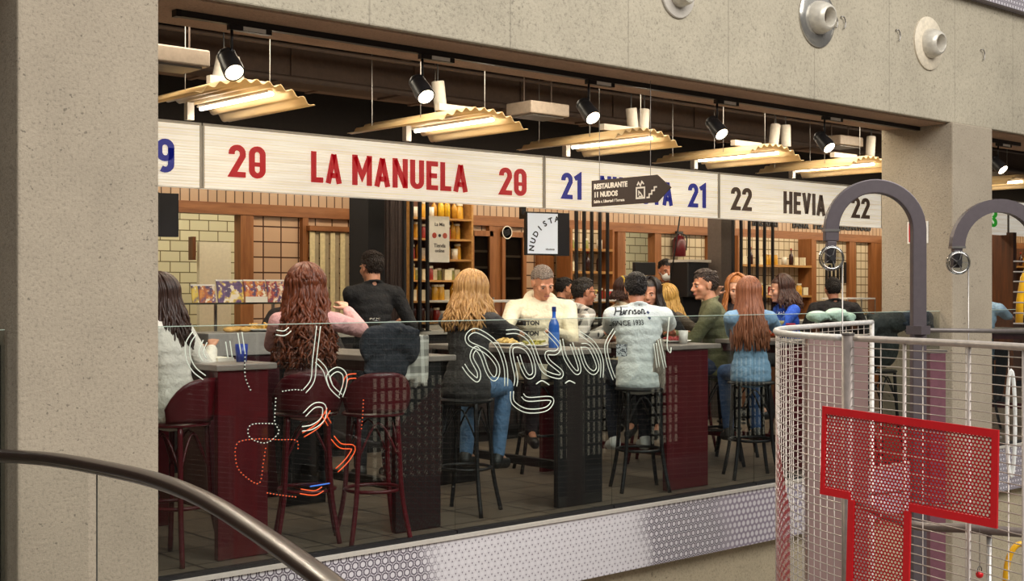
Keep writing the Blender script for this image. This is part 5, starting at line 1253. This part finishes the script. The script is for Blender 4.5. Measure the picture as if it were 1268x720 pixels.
t = tag(MB().tube([Vector((X(842, 9.05), 9.05, 2.264)), Vector((X(822, 9.54), 9.54, 1.1))], .008, 6).build('slanted_rod', M['black'], None, True), 'thin black slanted rod in front of the masked clerk', 'rod')
# glass display case on the counter, with trays
def case(p0, p1, Ya, label, seed):
    xa, xb = X(p0, Ya), X(p1, Ya); z0 = 1.1; z1 = 1.36; t = thing('display_case', label, 'display case', ((xa+xb)/2, Ya, z0), 'glass display cases on the counters')
    MB().box((xa, Ya, z0), (xb, Ya+.4, z0+.04)).build('base', M['white'], t); MB().box((xa, Ya, z1), (xb, Ya+.4, z1+.02)).build('top', M['white'], t)
    MB().box((xa, Ya, z0+.04), (xb, Ya+.006, z1)).build('front_glass', M['cglass'], t); n = max(2, int((xb-xa)/.7))
    for k in range(n+1): MB().box((xa+(xb-xa)*k/n-.006, Ya-.002, z0+.04), (xa+(xb-xa)*k/n+.006, Ya+.01, z1)).build('upright', M['steel'], t)
    r2 = random.Random(seed)
    for k in range(int((xb-xa)/.3)):
        x = xa+.05+k*.3; f = MB()
        for q in range(14): f.ell((x+r2.uniform(.03, .21), Ya+r2.uniform(.07, .3), z0+.07+r2.uniform(0, .03)), (.035, .03, .025), 8, 6)
        mt = plain(r2.choice(['c9a06a', 'a2432c', 'd9cfae', '8a9a4a', 'c4632e']), .6, 0, .25, 30); tr = MB().box((x, Ya+.04, z0+.04), (x+.24, Ya+.34, z0+.055)).build('tray', M['steel'], t); f2 = link_mesh('food', remesh(f, .009, 2), mt, tr)
case(704, 835, 9.51, 'glass display case in front of the masked clerk', 1); case(560, 690, 9.52, 'glass display case behind the cream hoodie', 2); case(1050, 1084, 9.52, 'glass display case at the right of the HEVIA counter', 3)
def tub(px, c, lab):
    p = Vector((X(px, 9.58), 9.6, 1.38)); t = thing('sauce_jar', lab, 'jar', p, 'sauce jars on the display case')
    MB().lathe([(.001, 0), (.042, 0), (.045, .01), (.045, .085), (.001, .09)], p, 18).build('jar_body', plain(c, .3), t, True); MB().lathe([(.001, .088), (.046, .088), (.046, .108), (.001, .108)], p, 18).build('lid', M['white'], t)
tub(756, 'b5281f', 'red sauce jar, leftmost of three by the yellow ribbon'); tub(764, 'b09a2e', 'yellow-green sauce jar, middle of three by the yellow ribbon'); tub(771, 'b5381f', 'red sauce jar, rightmost of three by the yellow ribbon')
p = Vector((X(733, 9.6), 9.62, 1.38)); t = thing('basket_of_crisps', 'paper basket of yellow crisps on the display case', 'basket', p)
MB().lathe([(.001, 0), (.07, 0), (.11, .06), (.105, .06), (.066, .006), (.001, .006)], p, 20).build('basket', M['paper'], t, True); f = MB()
for q in range(20): f.ell(p+Vector((rr.uniform(-.07, .07), rr.uniform(-.07, .07), .05+rr.uniform(0, .06))), (.03, .022, .012), 8, 6)
link_mesh('crisps', remesh(f, .007, 1), plain('d9c06a', .6, 0, .2, 40), t)
# ================================================================ foreground: cage machine, goosenecks, escalator, mirrored neon
cp_ = [(1330, 5.15), (1268, 5.36), (1200, 5.68), (1120, 6.05), (1050, 6.38), (1005, 6.68), (975, 7.0), (961, 7.4), (968, 7.9), (1000, 8.4), (1040, 9.0), (1080, 9.6)]
path = spline([atd(px, 360, d).xy.to_3d() for px, d in cp_], 7)
ZT = 1.24
def cum(P):
    L = [0]
    for a, b in zip(P, P[1:]): L.append(L[-1]+(b-a).length)
    return L
CL = cum(path)
def on_path(s):
    for i in range(len(CL)-1):
        if CL[i+1] >= s: return path[i].lerp(path[i+1], (s-CL[i])/(CL[i+1]-CL[i]))
    return path[-1]
cage = thing('wire_cage', 'tall curved cage of fine steel wire in the right foreground', 'cage', (path[35].x, path[35].y, -3.2))
def up(v, z): return Vector((v.x, v.y, z))
z = ZT-.045; w0 = None
while z > -1.0:
    if w0 is None:
        w0 = MB().tube([up(v, z) for v in path], .0027, 5).build('horizontal_wire', M['wire'], cage, True); zz = z
    else:
        c = w0.copy(); COL.objects.link(c); c.location.z = z-zz
    z -= .041
sB = CL[28]; s = .06; v0 = None; tot = CL[-1]
while s < tot:
    p = on_path(s)
    if v0 is None: v0 = MB().tube([up(p, -3.19), up(p, ZT)], .0025, 5).build('vertical_wire', M['wire'], cage, True); vp = p
    else:
        c = v0.copy(); COL.objects.link(c); c.location = (p.x-vp.x, p.y-vp.y, 0)
    s += .27 if s < sB else (.062 if s < CL[52] else .13)
nf = 29
MB().tube([up(v, ZT) for v in path[:nf-1]], .016, 10).build('top_rail', plain('bcb3ac', .35, .3), cage, True); MB().tube([up(v, ZT) for v in path[nf:]], .017, 10).build('top_rail', plain('d6d3cf', .35, .1), cage, True)
pB = path[nf-1]
MB().tube([up(pB, -3.2), up(pB, ZT+.02)], .03, 16).build('corner_post', plain('7c726c', .35, .5), cage, True); MB().lathe([(.001, .018), (.034, .018), (.034, .026), (.001, .03)], up(pB, ZT), 16).build('post_cap', M['steel'], cage)
for k in (7, 14, 21): MB().tube([up(path[k], -3.2), up(path[k], ZT)], .009, 8).build('upright', plain('a59b94', .4, .4), cage, True)
e = path[-1]; MB().tube([up(e, -3.2), up(e, ZT)], .015, 10).build('end_post', plain('d6d3cf', .35, .1), cage, True)
# red woven edge on the curved end
vs = []; fs = []; seg = [path[k] for k in range(41, 50)]
for k, v in enumerate(seg):
    vs += [up(v*1.0+Vector((-.006, -.004, 0)), -3.1), up(v+Vector((-.006, -.004, 0)), (.3+.5*k/8))]
for k in range(len(seg)-1): fs.append((k*2, k*2+2, k*2+3, k*2+1))
def perf(name, c, a, hole, axis_u, solid=None):
    """perforated sheet: round holes on a staggered grid, u along the sheet, v up"""
    m = NT(name); t = m.n('UVMap'); s = m.n('SeparateXYZ'); m.l(t.outputs[0], s.inputs[0]); b = a*sqrt(3)
    def lat(ox, oz):
        u = m.math('SUBTRACT', m.math('MODULO', m.math('ADD', s.outputs[0], 50+ox), a), a/2); w = m.math('SUBTRACT', m.math('MODULO', m.math('ADD', s.outputs[1], 50+oz), b), b/2)
        return m.math('SQRT', m.math('ADD', m.math('MULTIPLY', u, u), m.math('MULTIPLY', w, w)))
    d = m.math('LESS_THAN', m.math('MINIMUM', lat(0, 0), lat(a/2, b/2)), hole)
    tr = m.n('BsdfTransparent'); mx = m.n('MixShader'); m.l(d, mx.inputs[0]); m.l(m.b.outputs[0], mx.inputs[1]); m.l(tr.outputs[0], mx.inputs[2]); m.l(mx.outputs[0], m.out.inputs[0]); m.col(srgb(c)); m.set(.4); return m.m
def uvmesh(name, vs, fs, uv, mat, parent):
    me = bpy.data.meshes.new(name); me.from_pydata([tuple(v) for v in vs], [], fs); l = me.uv_layers.new(name='UVMap')
    for lp in me.loops: l.data[lp.index].uv = uv[lp.vertex_index]
    return link_mesh(name, me, mat, parent)
uv = []
L = cum(seg)
for k in range(len(seg)): uv += [(L[k], -3.1), (L[k], .6)]
uvmesh('red_edge_mesh', vs, fs, uv, perf('red_edge_mesh', 'a81c28', .03, .0085, 0), cage)
# red T-shaped perforated panel
TL, TR = atd(1019, 503, 6.07), atd(1237, 533, 5.42); BL, BR = atd(1016, 612, 6.07), atd(1235, 655, 5.42)
w = (TR-TL).length; h = ((TL-BL).length+(TR-BR).length)/2
def tp(u, v): return TL.lerp(TR, u).lerp(BL.lerp(BR, u), v)
tsg = thing('red_perforated_panel', 'red T-shaped perforated metal panel on the wire cage', 'panel', TL.lerp(TR, .5))
rm = perf('red_perforated', 'ad0a15', .0175, .0057, 0)
nrm = (TR-TL).cross(BL-TL).normalized(); nrm = nrm if nrm.dot(Vector((0, 0, EYE))-TL) > 0 else -nrm
u0, u1 = .185, .53; vS = 4.6
def quad(a, b, c, d, nm): 
    pts = [tp(*q) for q in (a, b, c, d)]; uvmesh(nm, pts, [(0, 1, 2, 3)], [(q[0]*w, -q[1]*h) for q in (a, b, c, d)], rm, tsg)
bw = .034; bh = .085
quad((0, 0), (1, 0), (1, 1), (0, 1), 'crossbar_sheet'); quad((u0, 1), (u1, 1), (u1, vS), (u0, vS), 'stem_sheet')
def strip(pts, nm='border'):
    mb = MB(); P = [tp(*q) for q in pts]; P2 = [p+nrm*.006 for p in P]; P3 = [p-nrm*.006 for p in P]
    mb.add(P2+P3, [(0, 1, 2, 3), (7, 6, 5, 4), (0, 4, 5, 1), (1, 5, 6, 2), (2, 6, 7, 3), (3, 7, 4, 0)]); mb.build(nm, M['red'], tsg)
strip([(0, 0), (1, 0), (1, bh), (0, bh)]); strip([(0, bh), (bw*.7, bh), (bw*.7, 1), (0, 1)]); strip([(1-bw, bh), (1, bh), (1, 1), (1-bw, 1)]); strip([(bw*.7, 1-bh), (u0, 1-bh), (u0, 1), (bw*.7, 1)]); strip([(u1, 1-bh), (1-bw, 1-bh), (1-bw, 1), (u1, 1)])
strip([(u0-.01, 1), (u0+.026, 1), (u0+.026, vS), (u0-.01, vS)]); strip([(u1-.026, 1), (u1+.01, 1), (u1+.01, vS), (u1-.026, vS)])
for u, v in ((.05, .1), (.95, .1), (.3, .9), (.6, .9)):
    p = tp(u, v); q = min(path[:40], key=lambda c: (c.xy-p.xy).length); MB().tube([p, up(q, p.z)], .006, 6).build('bracket', M['steel'], tsg)
# things inside the cage
def ipanel(p0, p1, d, zt, mat, label):
    a, b = atd(p0, 360, d), atd(p1, 360, d); u = (b-a).normalized(); v = Vector((-u.y, u.x, 0)); mb = MB()
    P = [a, b, b+v*.12, a+v*.12]; mb.add([up(q, -3.2) for q in P]+[up(q, zt) for q in P], [(0, 3, 2, 1), (4, 5, 6, 7), (0, 1, 5, 4), (1, 2, 6, 5), (2, 3, 7, 6), (3, 0, 4, 7)])
    t = thing('machine_column', label, 'column', (a+b)/2*1.0-Vector((0, 0, EYE+1.7)), 'columns inside the cage'); mb.build('casing', mat, t)
    m2 = MB(); P = [a-u*.01, b+u*.01, b+v*.13+u*.01, a+v*.13-u*.01]; m2.add([up(q, zt) for q in P]+[up(q, zt+.02) for q in P], [(0, 3, 2, 1), (4, 5, 6, 7), (0, 1, 5, 4), (1, 2, 6, 5), (2, 3, 7, 6), (3, 0, 4, 7)]); m2.build('cap_plate', M['steel'], t)
ipanel(1002, 1075, 8.3, 1.17, M['mauve'], 'wide mauve metal column inside the wire cage'); ipanel(1152, 1171, 7.9, 1.09, M['plum'], 'narrow plum coloured column inside the wire cage')
def rline(pts, r, mat, label, name, cat, closed=False, n=10): return tag(MB().tube(pts, r, n, closed).build(name, mat, None, True), label, cat)
t = thing('ball_track', 'grey tube track running low across the cage', 'track', atd(1190, 655, 6.6))
MB().tube(spline([atd(1060, 622, 7.0), atd(1127, 650, 6.8), atd(1200, 655, 6.5), atd(1290, 662, 6.3)], 6), .024, 10).build('tube', plain('6d625d', .35, .3), t, True); MB().tube([atd(1225, 658, 6.45), up(atd(1225, 658, 6.45), -3.2)], .014, 8).build('support', M['steel'], t, True)
rline([atd(1252+5*cos(a), 525+66*sin(a)*(1), 5.75) for a in [k*2*pi/28 for k in range(28)]], .0085, plain('e4e6e2', .3), 'white oblong hoop standing in the wire cage', 'white_hoop', 'hoop', True)
rline([atd(1264+19*cos(a), 722+48*sin(a), 5.8) for a in [k*2*pi/28 for k in range(28)]], .013, plain('e0a81a', .3), 'yellow hoop low in the wire cage at the right edge', 'yellow_hoop', 'hoop', True)
rline([atd(1262, 402, 6.3), atd(1263, 372, 6.3), atd(1268, 345, 6.3), atd(1275, 330, 6.3)], .018, plain('e0a81a', .3), 'yellow tube at the right edge, beside the denim sleeve', 'yellow_tube', 'tube')
c = atd(1213, 712, 6.2); t = thing('red_ball_holder', 'small red ball hanging on a wire low in the cage', 'ball', c)
MB().ell(c, (.018, .018, .018), 14, 10).build('ball', M['red'], t, True); MB().tube([c+Vector((0, 0, .017)), c+Vector((0, 0, .22))], .002, 5).build('wire', M['steel'], t)
MB().tube([c+Vector((.02*cos(a), 0, .02+.02*sin(a))) for a in [k*pi/8 for k in range(16)]], .002, 5, True).build('hook_ring', M['black'], t)
hw = thing('upper_wire_panel', 'taller wire panel at the right edge of the photo', 'wire panel', up(atd(1300, 360, 5.6), -3.2))
for py in (324, 337, 349, 362, 375, 388, 401): MB().tube([atd(1255, py, 5.5), atd(1340, py+1, 5.5)], .0035, 5).build('horizontal_wire', M['wire'], hw, True)
MB().tube([up(atd(1300, 360, 5.5), -3.2), atd(1300, 300, 5.5)], .01, 8).build('upright', M['steel'], hw, True); MB().tube([up(atd(1335, 360, 5.5), -3.2), atd(1335, 300, 5.5)], .01, 8).build('upright', M['steel'], hw, True)
# goosenecks
Rv = Vector((cos(TH), -sin(TH), 0)); Fv = Vector((sin(TH), cos(TH), 0))
def gooseneck(px, d, cpy, Rpx, drop, label, cable):
    k = d/F; base = atd(px, 360, d); r = Rpx*k; zc = EYE+(360-cpy)*k
    t = thing('gooseneck_post', label, 'post', up(base, -3.2), 'grey gooseneck posts of the machine')
    B = Matrix(((Rv.x, Fv.x, 0, base.x), (Rv.y, Fv.y, 0, base.y), (Rv.z, 0, 1, 0), (0, 0, 0, 1)))
    pts = [(0, -3.2), (0, zc)]+[(-r+r*cos(a), zc+r*sin(a)) for a in [R_(x) for x in range(8, 180, 8)]]+[(-2*r, zc), (-2*r, zc-drop*k)]
    MB().ribbon(pts, .082, -.032, .032, False, B).build('curved_bar', M['goose'], t, False, .006)
    MB().ribbon([(-2*r, zc-.01), (-2*r, zc+.004)], .088, -.036, .036, False, B).build('collar', M['steel'], t)
    MB().ribbon([(-2*r, zc-drop*k), (-2*r-.005, zc-drop*k-.13)], .055, -.028, .028, False, B).build('fork', M['goose'], t, False, .004)
    wc = Vector((-2*r-.008, -.045, zc-drop*k-.1)); q = Matrix.Rotation(pi/2, 3, 'X')
    MB().lathe([(.012, -.012), (.045, -.012), (.058, -.008), (.072, -.012), (.075, -.008), (.066, 0), (.075, .008), (.072, .012), (.058, .008), (.045, .012), (.012, .012)], (0, 0, 0), 32, q).xf(B @ Matrix.Translation(wc)).build('pulley_wheel', M['pvc'], t, True)
    MB().tube([(0.062*cos(a), -.014, .062*sin(a)) for a in [i*pi/16 for i in range(32)]], .004, 6, True).xf(B @ Matrix.Translation(wc)).build('pulley_rim', M['chrome'], t, True)
    for i in range(5):
        a = i*2*pi/5+.3; MB().box((-.002, -.013, .015), (.002, -.010, .06)).xf(B @ Matrix.Translation(wc) @ Matrix.Rotation(a, 4, 'Y')).build('spoke', M['steel'], t)
    MB().lathe([(.001, -.03), (.014, -.03), (.016, -.026), (.016, .03), (.001, .03)], (0, 0, 0), 16, q).xf(B @ Matrix.Translation(wc)).build('hub', M['black'], t, 'auto')
    p = B @ (wc+Vector((.064, 0, 0))); MB().tube([p, p-Vector((0, 0, cable))], .004, 6).build('cable', M['steel'], t, True)
gooseneck(1137, 7.6, 285, 54, 14, 'tall grey gooseneck post in front of the right pillar, with pulley wheel', 1.25); gooseneck(1287, 8.1, 306, 51, 0, 'second grey gooseneck post cut by the right edge of the photo', 1.25)
a_, b_ = atd(1137, 409, 7.6), atd(1287, 411, 8.1); t = thing('cross_rail', 'dark grey horizontal rail joining the two gooseneck posts', 'rail', (a_+b_)/2)
MB().tube([a_, b_], .013, 10).build('rail', plain('6a6360', .4, .3), t, True)
for p_ in (a_, b_): MB().cbox(p_, (.1, .1, .05)).build('clamp', M['goose'], t)
# escalator balustrade
hpth = spline([atd(px, py, d) for px, py, d in ((-80, 558, 6.0-.35), (0, 562.5, 5.45), (60, 567, 5.2), (120, 577, 4.95), (190, 593, 4.65), (250, 617, 4.35), (320, 660, 3.95), (400, 717, 3.5), (470, 775, 3.15), (560, 860, 2.8))], 6)
t = thing('escalator_balustrade', 'escalator balustrade with curving dark handrail in the left foreground', 'escalator', up(hpth[20], -3.2))
vs = []; fs = []; n = 12
for i, p in enumerate(hpth):
    d = (hpth[min(i+1, len(hpth)-1)]-hpth[max(i-1, 0)]).normalized(); x = Vector((d.y, -d.x, 0)).normalized(); y = x.cross(d).normalized()
    for k in range(n):
        a = 2*pi*k/n; c_, s_ = cos(a), sin(a); vs.append(p+x*(.04*(abs(c_)**.6)*(1 if c_ > 0 else -1))+y*(.019*(abs(s_)**.7)*(1 if s_ > 0 else -1)))
for i in range(len(hpth)-1):
    for k in range(n): fs.append((i*n+k, i*n+(k+1) % n, (i+1)*n+(k+1) % n, (i+1)*n+k))
MB().add(vs, fs).build('handrail', M['handrail'], t, True)
cgl = glass('balustrade_glass', (.93, .94, .93), .8)
def gpan(a, b):
    P = hpth[a:b+1]; vs = []; fs = []
    for p in P: vs += [up(p, p.z-.015), up(p, -3.19)]
    for k in range(len(P)-1): fs.append((k*2, k*2+2, k*2+3, k*2+1))
    o = MB().add(vs, fs).build('glass_panel', cgl, t); return o
gpan(0, 17); gpan(18, len(hpth)-1)
MB().tube([hpth[18]-Vector((0, 0, .02)), up(hpth[18], -3.19)], .003, 5).build('panel_joint', plain('4a4a44', .4), t)
MB().tube([p-Vector((0, 0, .024)) for p in hpth], .012, 6).build('handrail_guide', M['steel'], t, True)
# neon mirrored in the railing glass, drawn as glowing tubes on its face
YN = 5.992
nw = emit('mirrored_neon_white', 'c9d0c2', .27); no = emit('mirrored_neon_orange', 'd9501a', .4); nb_ = emit('mirrored_neon_blue', '2f66c0', .4)
def neon(name, label, strokes):  # glowing tubes stand for lettering mirrored in the glass
    t = thing(name, label, 'neon reflection', at(strokes[0][0][0][0], 440, YN))
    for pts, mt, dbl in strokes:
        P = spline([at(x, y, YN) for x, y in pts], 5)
        if not dbl: MB().tube(P, .004, 6).build('reflection_tube', mt, t, True); continue
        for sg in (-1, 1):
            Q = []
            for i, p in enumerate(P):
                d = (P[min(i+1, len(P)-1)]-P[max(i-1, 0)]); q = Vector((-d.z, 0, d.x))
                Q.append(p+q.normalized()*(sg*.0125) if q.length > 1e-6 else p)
            MB().tube(Q, .0031, 6).build('reflection_tube', mt, t, True)
def dots(name, label, rows):  # mirrored dotted light, modelled as glowing beads on a black backing
    t = thing(name, label, 'neon reflection', at(rows[0][0][0][0], 540, YN))
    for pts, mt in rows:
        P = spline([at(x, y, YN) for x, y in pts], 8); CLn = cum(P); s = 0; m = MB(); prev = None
        MB().tube([p+Vector((0, .004, 0)) for p in P], .003, 5).build('reflection_backing', M['black'], t, True)
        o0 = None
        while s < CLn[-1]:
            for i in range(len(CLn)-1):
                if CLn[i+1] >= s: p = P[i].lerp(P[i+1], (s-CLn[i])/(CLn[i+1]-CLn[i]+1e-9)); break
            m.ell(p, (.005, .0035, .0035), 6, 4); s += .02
        o = m.build('reflection_dots', mt, t, True); o['kind'] = 'stuff'
A = True
neon('neon_script_reflection', 'white neon script reflected in loops along the middle of the railing glass', [
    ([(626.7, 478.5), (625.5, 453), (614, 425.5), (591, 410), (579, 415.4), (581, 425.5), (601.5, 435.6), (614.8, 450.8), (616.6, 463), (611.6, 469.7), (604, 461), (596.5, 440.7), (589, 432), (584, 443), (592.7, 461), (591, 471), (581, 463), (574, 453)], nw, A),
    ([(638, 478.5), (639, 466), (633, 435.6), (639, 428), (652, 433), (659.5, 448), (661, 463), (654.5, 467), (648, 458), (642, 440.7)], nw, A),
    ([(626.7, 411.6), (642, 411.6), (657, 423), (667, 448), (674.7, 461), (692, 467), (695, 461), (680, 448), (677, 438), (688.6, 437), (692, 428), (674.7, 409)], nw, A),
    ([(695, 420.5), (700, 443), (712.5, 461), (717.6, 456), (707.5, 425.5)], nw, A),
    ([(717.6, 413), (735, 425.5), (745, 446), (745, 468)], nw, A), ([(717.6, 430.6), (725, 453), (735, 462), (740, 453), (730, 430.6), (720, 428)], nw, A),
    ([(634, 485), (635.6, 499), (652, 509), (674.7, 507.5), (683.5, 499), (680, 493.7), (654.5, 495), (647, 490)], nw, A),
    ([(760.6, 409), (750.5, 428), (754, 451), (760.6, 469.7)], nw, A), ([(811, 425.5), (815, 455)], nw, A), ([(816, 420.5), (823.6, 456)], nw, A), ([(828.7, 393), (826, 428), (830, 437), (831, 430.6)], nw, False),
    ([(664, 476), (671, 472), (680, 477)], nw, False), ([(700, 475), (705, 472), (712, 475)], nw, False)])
neon('neon_script_reflection', 'white neon script reflected in the first glass pane, over the fluffy top and curly hair', [
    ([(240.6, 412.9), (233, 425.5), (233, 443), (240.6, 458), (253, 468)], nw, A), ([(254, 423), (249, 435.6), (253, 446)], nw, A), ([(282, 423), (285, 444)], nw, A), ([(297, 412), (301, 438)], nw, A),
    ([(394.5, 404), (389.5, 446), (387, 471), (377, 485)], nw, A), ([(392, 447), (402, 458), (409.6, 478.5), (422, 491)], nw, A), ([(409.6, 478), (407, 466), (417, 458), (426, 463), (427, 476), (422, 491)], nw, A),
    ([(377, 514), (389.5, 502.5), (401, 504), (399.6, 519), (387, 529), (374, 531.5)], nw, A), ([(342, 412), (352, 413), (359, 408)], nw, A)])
neon('neon_swirl_reflection', 'orange neon strokes reflected in the first glass pane, under the white script', [
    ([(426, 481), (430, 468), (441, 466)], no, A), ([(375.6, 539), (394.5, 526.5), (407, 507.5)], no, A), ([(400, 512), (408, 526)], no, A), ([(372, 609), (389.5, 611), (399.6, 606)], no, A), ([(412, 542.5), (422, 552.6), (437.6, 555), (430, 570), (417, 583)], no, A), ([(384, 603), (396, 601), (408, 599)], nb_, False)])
dots('dot_figure_reflection', 'dotted white and orange light outlines reflected in the first glass pane', [
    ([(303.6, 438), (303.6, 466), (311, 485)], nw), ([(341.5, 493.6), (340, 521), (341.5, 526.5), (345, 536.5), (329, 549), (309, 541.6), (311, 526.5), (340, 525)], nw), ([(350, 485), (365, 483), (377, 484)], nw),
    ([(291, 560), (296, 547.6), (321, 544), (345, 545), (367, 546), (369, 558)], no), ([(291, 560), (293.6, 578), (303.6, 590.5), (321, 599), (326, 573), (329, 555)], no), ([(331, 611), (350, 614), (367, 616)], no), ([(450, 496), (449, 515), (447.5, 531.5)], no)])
